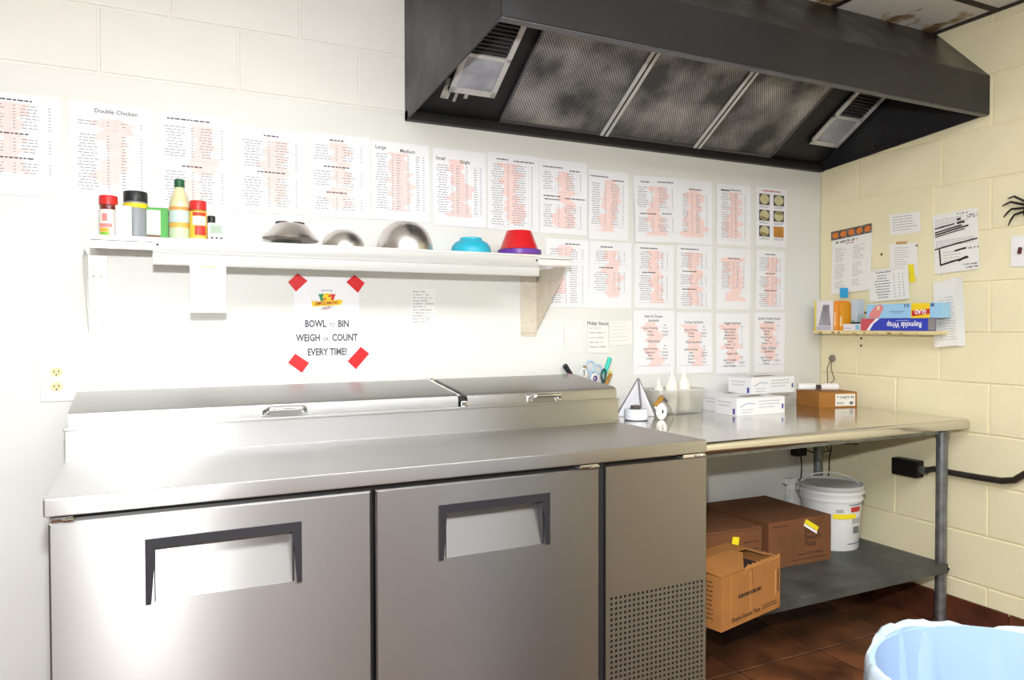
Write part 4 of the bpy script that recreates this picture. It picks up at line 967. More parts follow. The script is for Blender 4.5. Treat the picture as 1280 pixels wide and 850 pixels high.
face_print(t, yl, yr, z0, z1, xf_, [('p', [(0, 0), (.10, 0), (.16, .5), (.24, 1), (0, 1)], 'red_corner', PINKR, 1), ('p', [(.09, 0), (.14, 0), (.20, .55), (.30, 1), (.24, 1), (.15, .5)], 'white_curve', WH, 2),
    ('t', 'Reynolds Wrap', .66, .24, .62, .02, .78, True, 'lettering', WH, 1), ('r', .55, .80, .74, .85, 'printed_line', M('foil_print', 'A9B2E6', .5), 1)])
# cling wrap box above it
yl, yr = -.352, -.700; z0, z1 = RSZ+.0535, RSZ+.0535+.062; xf_ = -.112
t = thing('cling_wrap_box', 'pale blue and yellow wrap box with upside-down red emblem', 'box', (-.085, (yl+yr)/2, z0))
B(xf_, -.055, yr, yl, z0, z1, r=.001, seg=1).build('carton', LB, parent=t)
face_print(t, yl, yr, z0, z1, xf_, [('r', .62, 0, .86, 1, 'yellow_panel', YE, 1), ('p', [(.63, .12), (.86, .28), (.86, .62), (.63, .50)], 'red_emblem', RD, 2), ('t', 'GLAD', .745, .27, .40, .03, .8, True, 'lettering', WH, 4),
    ('p', [(.04, .05), (.18, .05), (.25, .75), (.22, .95), (.15, .95), (.05, .4)], 'pink_picture', M('pack_pink', 'E58A84', .5), 1), ('p', [(.15, .60), (.19, .6), (.20, .85), (.16, .88)], 'picture_highlight', M('pack_cream', 'F3D7B0', .5), 2), ('r', .33, .44, .53, .50, 'printed_line', M('wrap_print', '7A96B8', .5), 1), ('r', .36, .34, .50, .38, 'printed_line', M('wrap_print', '7A96B8', .5), 1), ('r', .53, .76, .59, .96, 'print_badge', M('wrap_print_dark', '3F5F8A', .5), 1), ('r', .545, .80, .575, .92, 'print_badge_centre', LB, 2), ('r', .87, .76, .91, .96, 'print_badge', M('wrap_print_dark', '3F5F8A', .5), 1)])
# boxes at the corner end
def front_box(name, label, ya, yb, xa, xb, z0, z1, mat, items, cat='box'):
    t = thing(name, label, cat, ((xa+xb)/2, (ya+yb)/2, z0)); B(xa, xb, yb, ya, z0, z1, r=.001, seg=1).build('carton', mat, parent=t); face_print(t, ya, yb, z0, z1, xa, items); return t
front_box('glove_carton', 'white carton with grey gradient picture at the shelf end by the corner', -.063, -.168, -.108, -.03, RSZ, RSZ+.140, M('carton_white', 'E7E2E4', .45),
    [('p', [(.22, .16), (.90, .16), (.80, .86), (.48, .86)], 'grey_picture', M('carton_grey', '6A6668', .5, col2='A9A4AE', vscale=8), 1), ('r', 0, 0, .10, 1, 'yellow_edge', M('carton_yellow', 'E6D24A', .5), 1), ('r', .12, .02, .9, .14, 'pale_strip', M('carton_lilac', 'B9B4C6', .5), 1)])
front_box('orange_packet', 'slim orange packet with white lettering beside the white carton', -.171, -.196, -.106, -.03, RSZ, RSZ+.138, M('packet_orange', 'F0962C', .45), [('r', .2, .15, .5, .6, 'white_print', M('packet_print', 'F7D7A8', .5), 1)])
front_box('amber_packet', 'slim amber packet between the orange packet and pale box', -.199, -.222, -.104, -.03, RSZ, RSZ+.128, M('packet_amber', 'E59A10', .45), [('r', .3, .15, .7, .5, 'white_print', M('packet_print', 'F7D7A8', .5), 1)])
front_box('pale_blue_box', 'narrow pale blue upright box standing behind the small white box', -.228, -.262, -.060, -.012, RSZ, RSZ+.142, M('pale_blue_card', 'C4D3DE', .45), [('r', .2, .18, .6, .34, 'green_patch', M('carton_green', '8AA894', .5), 1)])
front_box('small_white_box', 'small white box with pale blue end lying on the corner shelf', -.226, -.318, -.108, -.066, RSZ, RSZ+.030, M('carton_white', 'E7E2E4', .45), [('r', .72, .15, .93, .85, 'blue_patch', M('carton_blue', '8CC2DA', .5), 1), ('r', .08, .3, .5, .4, 'printed_line', INK, 1)])
t = thing('black_pen', 'short black pen lying on the small white box', 'pen', (-.085, -.28, RSZ+.030))
MB().tube([(-.09, -.255, RSZ+.0345), (-.088, -.300, RSZ+.0345)], .004, 8).build('barrel', BLACK, parent=t)
MB().tube([(-.088, -.300, RSZ+.0345), (-.0878, -.308, RSZ+.0345)], [.003, .001], 8).build('tip', CHROME, parent=t)
# screws and marks on the wall under and over the shelf
for n_, (u, v) in enumerate(((1076, 423), (1076, 432), (1082, 391), (1146, 307), (1102, 318))):
    c = W(u, v, 0, -.004)
    o = MB().lathe([(.006, 0), (.005, .005), (.001, .007)], (0, 0, 0), 10, sy=.7).xf(Matrix.Translation((-.0005 if n_ < 2 else -.003, c.y, c.z)) @ Matrix.Rotation(-PI/2, 4, 'Y')).build('wall_screw', M('rusty_screw', '6E5638', .6, .3), parent=wr)

# ------------------------------------------------------------------ things on the work table
def tb(name, label, cat, c, w, d, h, ang, mat, z=TZ, parts=None, r=.001):
    """box thing whose near corner edge etc. is set by centre c, width w (local x), depth d (local y), turned by ang"""
    t = thing(name, label, cat, (c[0], c[1], z)); m = rotz((c[0], c[1], z), ang)
    B(c[0]-w/2, c[0]+w/2, c[1]-d/2, c[1]+d/2, z, z+h, r=r, seg=1).xf(m).build('carton', mat, parent=t); return t, m
def box_face(t, m, c, w, d, z, h, face, items):
    """print on 'front' (-y local) or 'left' (-x local) or 'right' face"""
    if face == 'front': O, U, N, wd_ = (c[0]-w/2, c[1]-d/2, z), (1, 0, 0), (0, -1, 0), w
    elif face == 'left': O, U, N, wd_ = (c[0]-w/2, c[1]+d/2, z), (0, -1, 0), (-1, 0, 0), d
    else: O, U, N, wd_ = (c[0]-w/2, c[1]-d/2, z+h), (1, 0, 0), (0, 0, 1), w
    R3 = m.to_3x3(); V = Vector((0, 0, 1)) if face != 'top' else R3 @ Vector((0, 1, 0))
    sh = Sheet(m @ Vector(O), R3 @ Vector(U), V, R3 @ Vector(N), wd_, h if face != 'top' else d, 0, 1)
    for it in items:
        k = Ink(sh, .0006+.0003*(it[0] == 't'))
        if it[0] == 'r': k.rect(sh.w*it[1], sh.h*it[2], sh.w*it[3], sh.h*it[4])
        elif it[0] == 'p': k.poly([(sh.w*a, sh.h*b_) for a, b_ in it[1]])
        elif it[0] == 't': k.text(it[1], sh.w*it[2], sh.h*it[3], it[4], 'C', .015, 1.)
        elif it[0] == 'w': k.words(sh.w*it[1], sh.w*it[2], sh.h*it[3], .004, random.Random(int(it[3]*100)))
        k.build(it[-2], it[-1], t)
GLOVE = M('glove_box_white', 'E9E9EA', .5); GP = M('glove_print_grey', 'B4B8C0', .6); GB = M('glove_print_blue', '4E4C9A', .5)
gl_items = [('p', [(.06, .45), (.20, .66), (.38, .62), (.38, .66), (.20, .72), (.06, .5)], 'swoosh', M('glove_swoosh', '9BA6C8', .5)), ('w', .10, .34, .30, 'printed_text', GP), ('w', .45, .88, .75, 'printed_text', GP), ('w', .45, .88, .58, 'printed_text', GP), ('w', .45, .80, .40, 'printed_text', GP), ('w', .1, .3, .14, 'printed_text', GP), ('r', .93, .28, .97, .56, 'blue_mark', GB)]
def glove(label, c, ang, z, w=.262, d=.135, h=.072):
    t, m = tb('glove_box', label, 'box', c, w, d, h, ang, GLOVE, z); t['group'] = 'glove boxes on the work table'
    box_face(t, m, c, w, d, z, h, 'front', gl_items); box_face(t, m, c, w, d, z, h, 'left', [('w', .15, .8, .7, 'printed_text', GP), ('w', .2, .7, .5, 'printed_text', GP), ('r', .82, .08, .92, .40, 'blue_mark', GB)])
    k = MB(); k.box(c[0]-.05, c[0]+.06, c[1]-.02, c[1]+.02, z+h, z+h+.0008); k.xf(m); k.build('tear_opening', M('tear_dark', '8A8070', .7), parent=t); return t
glove('open white glove box lying in front beneath the upper glove box', (-.690, -.240), -.02, TZ)
glove('white glove box behind beside the clear bin, under the upper one', (-.640, -.095), .02, TZ)
glove('topmost white glove box of the stack by the brown carton', (-.520, -.135), .05, TZ+.0735, w=.27)
# brown carton with label
c = (-.168, -.184); w_, d_, h_ = .19, .182, .070; ang = -.265
t, m = tb('brown_carton', 'low brown carton with white shipping label on the table by the corner', 'carton', c, w_, d_, h_, ang, WOOD_B)
box_face(t, m, c, w_, d_, TZ, h_, 'front', [('r', .42, .10, .95, .88, 'shipping_label', M('label_paper', 'E8E4DA', .5)), ('t', 'T 018673 94', .685, .58, .017, 'lettering', INKD), ('r', .46, .22, .66, .36, 'barcode', INKD), ('r', .80, .2, .90, .38, 'barcode', INKD)])
# white plastic bar tool lying on the carton
x0 = W(1003, 489, 2, TZ+h_+.01); x1 = W(1045, 490, 2, TZ+h_+.01)
cc = (x0+x1)/2; cc.y = -.17; cc.x = -.205
t = thing('white_roll', 'white plastic roller with a dark hub lying on the brown carton', 'roller', (cc.x, cc.y, TZ+h_))
u = Vector((.80, -.6, 0)).normalized(); zc = TZ+h_+.018
for sg in (-1, 1):
    a = Vector((cc.x, cc.y, zc))+u*sg*.012; e = Vector((cc.x, cc.y, zc))+u*sg*.088
    MB().tube([a[:], e[:]], .0165, 16).build('roller_half', WHITEP, parent=t)
nrm = Vector((-.6, -.8, 0)); a = Vector((cc.x, cc.y, zc-.001)); MB().tube([(a+nrm*.004)[:], (a+nrm*.026)[:]], .011, 14).build('hub', M('dark_hub', '3A2A22', .5), parent=t)
MB().tube([(a-u*.02)[:], (a+u*.02)[:]], .010, 12).build('axle', M('dark_hub', '3A2A22', .5), parent=t)
# clear bin with squeeze bottles
FROST = M('frosted_plastic', 'F6F5F0', .30, trans=.85, ior=1.06)
bx0, bx1, by0, by1, bh = -1.104, -.868, -.158, -.035, .106
t = thing('clear_bin', 'frosted clear plastic bin on the work table holding squeeze bottles', 'bin', ((bx0+bx1)/2, (by0+by1)/2, TZ))
b = MB(); e = .010; th = .003
ov = [(bx0+e, by0+e*.6), (bx1-e, by0+e*.6), (bx1-e, by1-e*.6), (bx0+e, by1-e*.6)]; tv = [(bx0, by0), (bx1, by0), (bx1, by1), (bx0, by1)]
cxm, cym = (bx0+bx1)/2, (by0+by1)/2
sh_ = lambda p, k: (p[0]+(th*k if p[0] < cxm else -th*k), p[1]+(th*k if p[1] < cym else -th*k))
vs_ = [(*p, TZ) for p in ov]+[(*p, TZ+bh) for p in tv]+[(*sh_(p, 1), TZ+bh) for p in tv]+[(*sh_(p, 1), TZ+th) for p in ov]
fs = [(3, 2, 1, 0), (12, 13, 14, 15)]
for k in range(4):
    n = (k+1) % 4; fs += [(k, n, n+4, k+4), (k+4, n+4, n+8, k+8), (k+8, n+8, n+12, k+12)]
b.add(vs_, fs).build('bin_body', FROST, parent=t)
rm = MB()
for q in ((bx0-.006, bx1+.006, by0-.006, by0), (bx0-.006, bx1+.006, by1, by1+.006), (bx0-.006, bx0, by0, by1), (bx1, bx1+.006, by0, by1)): rm.box(q[0], q[1], q[2], q[3], TZ+bh-.006, TZ+bh)
rm.build('rim', M('bin_rim', 'F0EFEA', .35, trans=.5, ior=1.1), parent=t)
SQ = M('squeeze_bottle', 'F4F1E6', .4, coat=.2)
for n_, (x, hh, lb) in enumerate(((-1.060, .105, 'short white squeeze bottle at the fridge end of the clear bin'), (-.992, .140, 'white squeeze bottle in the middle of the clear bin'), (-.925, .140, 'white squeeze bottle at the glove-box end of the clear bin'))):
    c = (x, -.097, TZ+.0035); t = thing('squeeze_bottle', lb, 'bottle', c, 'squeeze bottles in the clear bin')
    MB().lathe([(.024, 0), (.026, .004), (.026, hh-.02), (.020, hh-.006), (.017, hh)], c, 22).build('bottle_body', SQ, parent=t)
    MB().lathe([(.0175, hh), (.0175, hh+.008), (.010, hh+.014), (.006, hh+.03), (.003, hh+.048)], c, 18).build('nozzle_cap', SQ, parent=t)
# white pot lid / tape roll, cutters and wire tent by the refrigerator
c = (-1.258, -.212, TZ)
t = thing('tape_roll', 'white tape roll lying flat on the table against the refrigerator', 'tape', c)
MB().lathe([(.046, .004), (.047, .008), (.047, .040), (.046, .044), (.030, .044), (.030, .004), (.046, .004)], c, 32, False, False).build('roll', M('roll_white', 'E6E8F2', .4), parent=t)
MB().lathe([(.044, 0), (.045, .0045), (.031, .0045), (.031, 0), (.044, 0)], c, 32, False, False).build('base_ring', M('roll_dark', '5A5C68', .5), parent=t)
B(c[0]-.020, c[0]+.016, c[1]-.012, c[1]+.012, TZ+.0, TZ+.058, r=.003).build('core_block', M('dark_core', '5A5652', .6), parent=t)
# pizza cutter with orange-brown handle and white guard
base = Vector((-1.168, -.255, TZ))
t = thing('pizza_cutter', 'small cutter with white round guard and wooden handle on the table', 'cutter', base)
b = MB().lathe([(.0005, -.006), (.021, -.006), (.022, -.004), (.022, .004), (.021, .006), (.0005, .006)], (0, 0, 0), 28, False, False, sy=1.5)
b.xf(Matrix.Translation(base+Vector((0, 0, .033))) @ Matrix.Rotation(-.45, 4, 'Z') @ Matrix.Rotation(PI/2, 4, 'X')); b.build('guard', WHITEP, parent=t)
B(base.x-.002, base.x+.002, base.y-.012, base.y-.008, TZ+.026, TZ+.040).build('mark', HANDLE, parent=t)
MB().tube([(base.x-.030, base.y+.004, TZ+.055), (base.x-.028+.040, base.y+.010, TZ+.088)], [.0085, .0095], 12).build('handle', M('wood_handle', 'B07F34', .5, var=.2, vscale=30), parent=t)
MB().tube([(base.x-.030, base.y+.004, TZ+.055), (base.x-.012, base.y, TZ+.035)], .004, 8).build('shank', CHROME, parent=t)
t = thing('paring_knife', 'knife with dark grey handle leaning against the clear bin', 'knife', (-1.07, -.215, TZ))
MB().tube([(-1.128, -.205, TZ+.086), (-1.098, -.200, TZ+.064)], [.006, .007], 10).build('handle', M('grey_handle', '5E5F66', .45), parent=t)
b = MB().add([(-1.099, -.2005, TZ+.068), (-1.103, -.2, TZ+.060), (-1.045, -.185, TZ+.001), (-1.060, -.188, TZ+.030), (-1.099, -.1985, TZ+.068), (-1.103, -.198, TZ+.060), (-1.045, -.183, TZ+.001), (-1.060, -.186, TZ+.030)], [(0, 1, 2, 3), (7, 6, 5, 4), (0, 4, 5, 1), (1, 5, 6, 2), (2, 6, 7, 3), (3, 7, 4, 0)]); b.build('blade', M('blade_steel', (.7, .7, .72), .2, 1), parent=t, flat=True)
# tall wire tent (paper-towel-like triangular stand) with white board
ap = W(798, 473, 1, -.13)
t = thing('triangle_stand', 'triangular stand with grey edges and white faces on the table', 'stand', (ap.x, -.13, TZ))
L_, R_, Bk = Vector((ap.x-.075, -.085, TZ+.002)), Vector((ap.x+.066, -.150, TZ+.002)), Vector((ap.x-.010, -.170, TZ+.002)); A_ = Vector((ap.x, -.13, ap.z))
EDGE = M('grey_edge', '7C7A80', .4, .4)
for e_ in (L_, R_, Bk): MB().tube([A_[:], e_[:]], .0042, 8).build('edge_rod', EDGE, parent=t)
for p_, q_ in ((L_, Bk), (Bk, R_), (R_, L_)):
    cen = (A_+p_+q_)/3; ic = (A_+L_+R_+Bk)/4; n = (q_-p_).cross(A_-p_).normalized(); n = n if n.dot(cen-ic) > 0 else -n
    ins = -n*.003; b = MB(); tri = [p_+ins, q_+ins, A_+ins]; tri2 = [v+ins*.5 for v in tri]
    b.add([v[:] for v in tri+tri2], [(0, 1, 2), (5, 4, 3), (0, 3, 4, 1), (1, 4, 5, 2), (2, 5, 3, 0)]).build('face', M('stand_white', 'DDDDE2', .4), parent=t, flat=True)

# ------------------------------------------------------------------ scissors and pens in a caddy behind the refrigerator lid
hx0, hx1, hy0, hy1, hz = -1.445, -1.285, -.110, -.008, .105
t = thing('utensil_caddy', 'low grey caddy holding scissors behind the refrigerator end', 'caddy', ((hx0+hx1)/2, (hy0+hy1)/2, TZ))
b = MB()
for q in ((hx0, hx1, hy0, hy0+.003), (hx0, hx1, hy1-.003, hy1), (hx0, hx0+.003, hy0, hy1), (hx1-.003, hx1, hy0, hy1)): b.box(q[0], q[1], q[2], q[3], TZ+.003, TZ+hz)
b.build('caddy_wall', M('caddy_grey', '9A9CA0', .5), parent=t); B(hx0, hx1, hy0, hy1, TZ, TZ+.003).build('caddy_base', M('caddy_grey', '9A9CA0', .5), parent=t)
YC = -.070
def PX(u, v, y=YC): return W(u, v, 1, y)
def loop(t, c, rx, rz, r, mat, tilt=0, y=0, name='handle_loop'):
    pts = []
    for k in range(19):
        a = 2*PI*k/18; x, z = rx*math.cos(a), rz*math.sin(a)
        pts.append((c.x+x*math.cos(tilt)-z*math.sin(tilt), c.y+y, c.z+x*math.sin(tilt)+z*math.cos(tilt)))
    return MB().tube(pts, r, 8, cap=False).build(name, mat, parent=t)
def scissors(label, u, v, rx, rz, r, m1, m2, tilt, y, second=None):
    c = PX(u, v, YC+y); t = thing('scissors', label, 'scissors', (c.x, c.y, TZ+.004))
    loop(t, c, rx, rz, r, m1, tilt)
    if second:
        c2 = PX(second[0], second[1], YC+y); loop(t, c2, rx*.9, rz*.85, r, m2, tilt-.2, name='handle_loop')
    for sg in (-1, 1):
        b = MB().prism([(c.x+sg*.004-.006, TZ+.12), (c.x+sg*.004+.006, TZ+.12), (c.x+sg*.001, TZ+.006)], 1, c.y+sg*.001-.0008, c.y+sg*.001+.0008); b.build('blade', M('blade_steel', (.7, .7, .72), .2, 1), parent=t)
    MB().tube([(c.x, c.y, c.z-rz), (c.x, c.y, TZ+.11)], .006, 8).build('shank', m1, parent=t); return t
WHITEG = M('pale_plastic', 'E9E6E2', .4); BLU = M('pale_blue_plastic', 'B4CBE2', .35); NAV = M('navy_rubber', '1E2630', .4); PUR = M('purple_plastic2', '5B3A86', .4); TEA = M('teal_rubber', '1D4A4C', .4)
scissors('scissors with white handle and brown tip in the caddy', 729.5, 467, .012, .020, .0042, WHITEG, WHITEG, -.15, -.004)
scissors('large scissors with pale blue handles in the caddy', 738, 458, .020, .022, .0048, BLU, BLU, .3, .018, (747, 462))
t = scissors('scissors with white and purple round handle in the caddy', 743.5, 473, .014, .015, .0046, WHITEG, NAV, 0, -.012, None)
c = PX(743.5, 473, YC-.012); loop(t, c, .0095, .0105, .0045, PUR, name='handle_grip')
scissors('scissors with dark teal loop handle in the caddy', 754.5, 469, .011, .024, .0042, TEA, TEA, -.1, -.006)
def stick(name, label, cat, u0, v0, u1, v1, r0, r1, mat, y=0, tip=None):
    a = PX(u0, v0, YC+y); e = PX(u1, v1, YC+y); d = (e-a).normalized()
    low = e+d*((e.z-(TZ+.012))/max(.05, -d.z)) if d.z < 0 else e
    low.x = min(max(low.x, hx0+.012), hx1-.012); low.z = TZ+.012
    t = thing(name, label, cat, (low.x, low.y, TZ+.003))
    MB().tube([a[:], (a+d*.004)[:], e[:]], [r0*.7, r0, r1], 12).build('handle', mat, parent=t)
    MB().tube([e[:], low[:]], [r1*.5, r1*.35], 8).build('shaft', M('blade_steel', (.7, .7, .72), .2, 1), parent=t); return t
stick('knife', 'knife with a bright turquoise handle in the caddy', 'knife', 762.5, 447, 755.5, 468, .0105, .0085, M('turquoise_plastic', '3CC8B4', .4), .008)
stick('wooden_peeler', 'tool with an orange-brown wooden handle in the caddy', 'tool', 764, 467, 757, 481, .0075, .0085, M('wood_handle', 'B07F34', .5, var=.2, vscale=30), -.014)
stick('yellow_marker', 'marker with a lime green cap beside the wooden handle', 'pen', 764, 463, 759, 474, .0055, .0055, M('lime_plastic', 'C8D860', .4), .0)
stick('black_marker', 'fat black marker leaning out of the caddy', 'pen', 705.5, 456, 715, 470, .0110, .0085, M('black_lid', '26272A', .4), .047)
stick('pink_pen', 'pen with a round pink end beside the black marker', 'pen', 710.5, 467, 712.5, 473, .0085, .006, M('pink_plastic', 'C84A86', .4), .030)
stick('green_pen', 'pen with a pale green end beside the pink pen', 'pen', 702.5, 467, 705.5, 472, .0055, .005, M('pale_green_plastic', '8CC690', .4), .047)
stick('tan_brush', 'brush with a tan end behind the white scissors', 'brush', 731, 457, 731, 463, .0075, .007, M('tan_brush', '9A7A4C', .6), .006)

# ------------------------------------------------------------------ boxes, pail and bottle on the lower shelf
def crate(name, label, c, w, d, h, ang, mat, items, flap=None):
    t, m = tb(name, label, 'box', c, w, d, h, ang, mat, SZ); box_face(t, m, c, w, d, SZ, h, 'front', items); return t, m
box_items = [('t', 'Simple', .68, .66, .030, 'lettering', CARDINK), ('t', "Simon's", .70, .52, .030, 'lettering', CARDINK), ('t', 'Pizza', .66, .38, .030, 'lettering', CARDINK),
   ('t', 'Keep at 0°F or Below', .66, .20, .015, 'small_lettering', CARDINK), ('w', .38, .92, .10, 'small_lettering', CARDINK),
   ('p', [(.20+.075*math.cos(k*PI/8), .56+.15*math.sin(k*PI/8)) for k in range(16)], 'printed_badge', M('card_faint_print', '6A4526', .8)), ('p', [(.42+.085*math.cos(k*PI/8), .54+.17*math.sin(k*PI/8)) for k in range(16)], 'printed_badge', M('card_faint_print', '6A4526', .8)), ('w', .05, .3, .88, 'small_lettering', CARDINK), ('r', .855, .04, .86, .96, 'printed_rule', M('card_faint_print', '6A4526', .8)), ('p', [(.60, .99), (.82, .72), (.86, .80), (.64, 1.08)], 'yellow_sticker', YEL)]
bw, bd, bh_ = .333, .372, .184
bc = (-.672+.020, -.302); ba = -.03
t, m = crate('pizza_carton', 'large closed brown carton printed Simple Simons Pizza with yellow sticker', bc, bw, bd, bh_, ba, CARDD, [i for i in box_items if i[-2] != 'yellow_sticker'])
R3 = m.to_3x3(); sh = Sheet(m @ Vector((bc[0]-bw/2, bc[1]-bd/2, SZ)), R3 @ Vector((1, 0, 0)), Vector((0, 0, 1)), R3 @ Vector((0, -1, 0)), bw, bh_, 0, 1)
k = Ink(sh, .001); k.poly([(.185, .165), (.195, .180), (.265, .140), (.255, .124)]); yl_ = k.build('sticker', YEL, t)
k = Ink(sh, .001); k.poly([(.182, .155), (.186, .163), (.256, .122), (.252, .114)]); k.build('sticker_white_edge', PAPER, t)
box_face(t, m, bc, bw, bd, SZ, bh_, 'top', [('r', .02, .47, .98, .474, 'flap_seam', M('card_seam', '4A2E18', .8)), ('w', .45, .68, .72, 'small_lettering', CARDINK)])
sc_ = (-1.030, -.330)
t, m = crate('brown_carton', 'closed brown carton with small yellow tag behind the open box', sc_,   .31, .34, .186, -.05, CARDD, [('p', [(.52, .62), (.63, .60), (.65, .84), (.55, .87)], 'yellow_tag', YEL), ('p', [(.51, .54), (.62, .52), (.63, .60), (.52, .62)], 'tag_white_edge', PAPER), ('w', .72, .95, .7, 'small_lettering', CARDINK), ('w', .72, .95, .55, 'small_lettering', CARDINK), ('r', .02, .96, .98, .97, 'printed_rule', CARDINK)])
# open carton at the front
oc0, oc1 = Vector((-1.398, -.856, SZ)), Vector((-1.072, -.780, SZ)); oh = .170
U = (oc1-oc0); ow = U.length; U.normalize(); Nn = Vector((U.y, -U.x, 0)); Dp = -Nn; od = .21
t = thing('open_carton', 'open brown carton with torn flaps at the front of the lower shelf', 'box', (oc0+oc1)/2+Dp*od/2)
def OP(a, b_, z): return (oc0+U*a+Dp*b_+Vector((0, 0, z)))[:]
th = .004
def wall(a0, b0, a1, b1, z0, z1, name='wall_panel'):
    b = MB(); b.add([OP(a0, b0, z0), OP(a1, b0, z0), OP(a1, b1, z0), OP(a0, b1, z0), OP(a0, b0, z1), OP(a1, b0, z1), OP(a1, b1, z1), OP(a0, b1, z1)], [(3, 2, 1, 0), (4, 5, 6, 7), (0, 1, 5, 4), (1, 2, 6, 5), (2, 3, 7, 6), (3, 0, 4, 7)]); return b.build(name, CARD, parent=t)
wall(0, 0, ow, od, 0, th, 'bottom_panel'); wall(0, 0, ow, th, th, oh); wall(0, od-th, ow, od, th, oh); wall(0, th, th, od-th, th, oh); wall(ow-th, th, ow, od-th, th, oh)
B0 = MB(); B0.add([OP(.02, .02, oh*.82), OP(ow-.02, .02, oh*.82), OP(ow-.02, od-.02, oh*.82), OP(.02, od-.02, oh*.82)], [(0, 1, 2, 3)]); B0.build('dark_inner_sheet', M('dark_carton_inside', '2A1A10', .9), parent=t)  # dark flat sheet across the box, just below its rim
# front top edge torn zigzag
b = MB(); pts = []; n = 26
for k in range(n+1):
    a = ow*k/n; pts.append((a, oh+(.006 if k % 2 else .012) if a > ow*.42 else oh+.001))
for k in range(n):
    (a, z), (a2, z2) = pts[k], pts[k+1]; b.add([OP(a, 0, oh-.001), OP(a2, 0, oh-.001), OP(a2, .003, z2), OP(a, .003, z), OP(a, .004, oh-.001), OP(a2, .004, oh-.001), OP(a2, .006, z2), OP(a, .006, z)], [(0, 1, 2, 3), (5, 4, 7, 6), (3, 2, 6, 7)])
b.build('torn_edge', CARD, parent=t)
def flap(quad, name='flap'):
    v = [Vector(OP(*q)) for q in quad]; n = (v[1]-v[0]).cross(v[2]-v[0]).normalized()*.003; b = MB()
    m_ = len(v); b.add([p[:] for p in v]+[(p+n)[:] for p in v], [tuple(range(m_)), tuple(range(2*m_-1, m_-1, -1))]+[(k, (k+1) % m_, (k+1) % m_+m_, k+m_) for k in range(m_)]); b.build(name, CARD, parent=t)
flap([(0, 0, oh+.001), (ow*.36, 0, oh+.002), (ow*.74, od*.42, oh+.010), (ow*.66, od*.60, oh+.014), (0, od*.62, oh+.008)])
flap([(0, od*.40, oh+.006), (ow*.80, od*.52, oh+.010), (ow, od*.50, oh+.004), (ow, od, oh+.002), (0, od, oh+.002)])
flap([(ow, 0.02, oh+.001), (ow, od*.5, oh+.001), (ow*.86, od*.52, oh+.012), (ow*.90, .05, oh+.006)])
sh = Sheet(oc0, U, Vector((0, 0, 1)), Nn, ow, oh, 0, 1)
k = Ink(sh, .0008); k.words(ow*.27, ow*.66, oh*.50, .012, random.Random(8)); k.text('Simple Simons Pizza', ow*.40, oh*.10, .020, bold=.02); k.words(ow*.68, ow*.95, oh*.16, .004, random.Random(3)); k.words(ow*.68, ow*.95, oh*.11, .004, random.Random(4)); k.build('lettering', CARDINK, t)
k = Ink(sh, .0008); k.rect(ow*.47, oh*.2, ow*.475, oh*.93); k.rect(ow*.905, oh*.30, ow*.915, oh*.78); k.rect(ow*.15, oh*.0, ow*.153, oh*.96); k.build('fold_crease', M('light_crease', 'D6A466', .7), t)
k = Ink(sh, .0008); k.rect(ow*.955, oh*.34, ow*.972, oh*.78); k.rect(ow*.50, oh*.70, ow*.53, oh*.712); k.rect(ow*.50, oh*.70, ow*.505, oh*.98); k.build('slot', CARDINK, t)
shl = Sheet(oc0+Dp*od, -Dp, Vector((0, 0, 1)), -U, od, oh, 0, 1); k = Ink(shl, .0008)
for i in range(9): k.words(od*.35, od*.85, oh*(.86-.085*i), .004, random.Random(i))
k.build('side_print', CARDINK, t)
# pail
pc = Vector((-.318, -.342, SZ)); PW = M('pail_white', 'E4E4E2', .3)
t = thing('plastic_pail', 'white plastic pail with lid and wire handle on the lower shelf', 'pail', pc)
PR, PH = .128, .272
MB().lathe([(PR*.86, 0), (PR*.88, .004), (PR*.97, PH*.76), (PR*1.02, PH*.765), (PR*1.02, PH*.79), (PR*.985, PH*.80), (PR*.99, PH*.86), (PR*1.03, PH*.865), (PR*1.03, PH*.89), (PR, PH*.90), (PR, PH*.94)], pc, 40).build('pail_body', PW, parent=t)
MB().lathe([(PR*1.04, PH*.93), (PR*1.05, PH*.94), (PR*1.05, PH*.99), (PR*1.02, PH), (PR*.97, PH), (PR*.95, PH*.975), (.0005, PH*.975)], pc, 40, True, False).build('lid', M('pail_lid', 'C9CBC9', .3), parent=t)
pts = []
for k in range(17):
    a = PI*k/16; p = Vector((math.cos(a)*PR*1.06, 0, 0)); hgt = math.sin(a)*.075
    p = Matrix.Rotation(-.75, 3, 'Z') @ Vector((math.cos(a)*PR*1.06, math.sin(a)*.055, 0)); pts.append((pc.x+p.x, pc.y+p.y, pc.z+PH*.84+hgt))
MB().tube(pts, .0034, 8).build('bail_handle', M('wire_white', 'CFCFCB', .4), parent=t)
cam_dir = math.degrees(math.atan2(CAM.y-pc.y, CAM.x-pc.x))
def pband(a0, a1, z0, z1, mat, nm, dr=.001):
    rr = PR*(.88+.09*(z0+z1)/2/(PH*.76))+dr; return band(t, pc, rr+.0012, z0, z1, mat, nm, cam_dir+a0, cam_dir+a1, 12)
pband(35, 75, .030, .033, M('pail_print_navy', '2A2A66', .5), 'label_rule'); pband(35, 75, .196, .199, M('pail_print_navy', '2A2A66', .5), 'label_rule')
pband(40, 66, .168, .188, M('pail_print_red', 'C0302E', .5), 'red_emblem'); pband(48, 68, .075, .104, M('pail_print_grey', '6E726E', .5), 'barcode'); pband(44, 68, .118, .140, M('pail_print_pale', 'A9ACA9', .5), 'label_text')
pband(4, 52, .140, .160, YEL, 'yellow_tape', .0022); pband(10, 24, .166, .180, M('pail_print_pale', 'A9ACA9', .5), 'label_text')
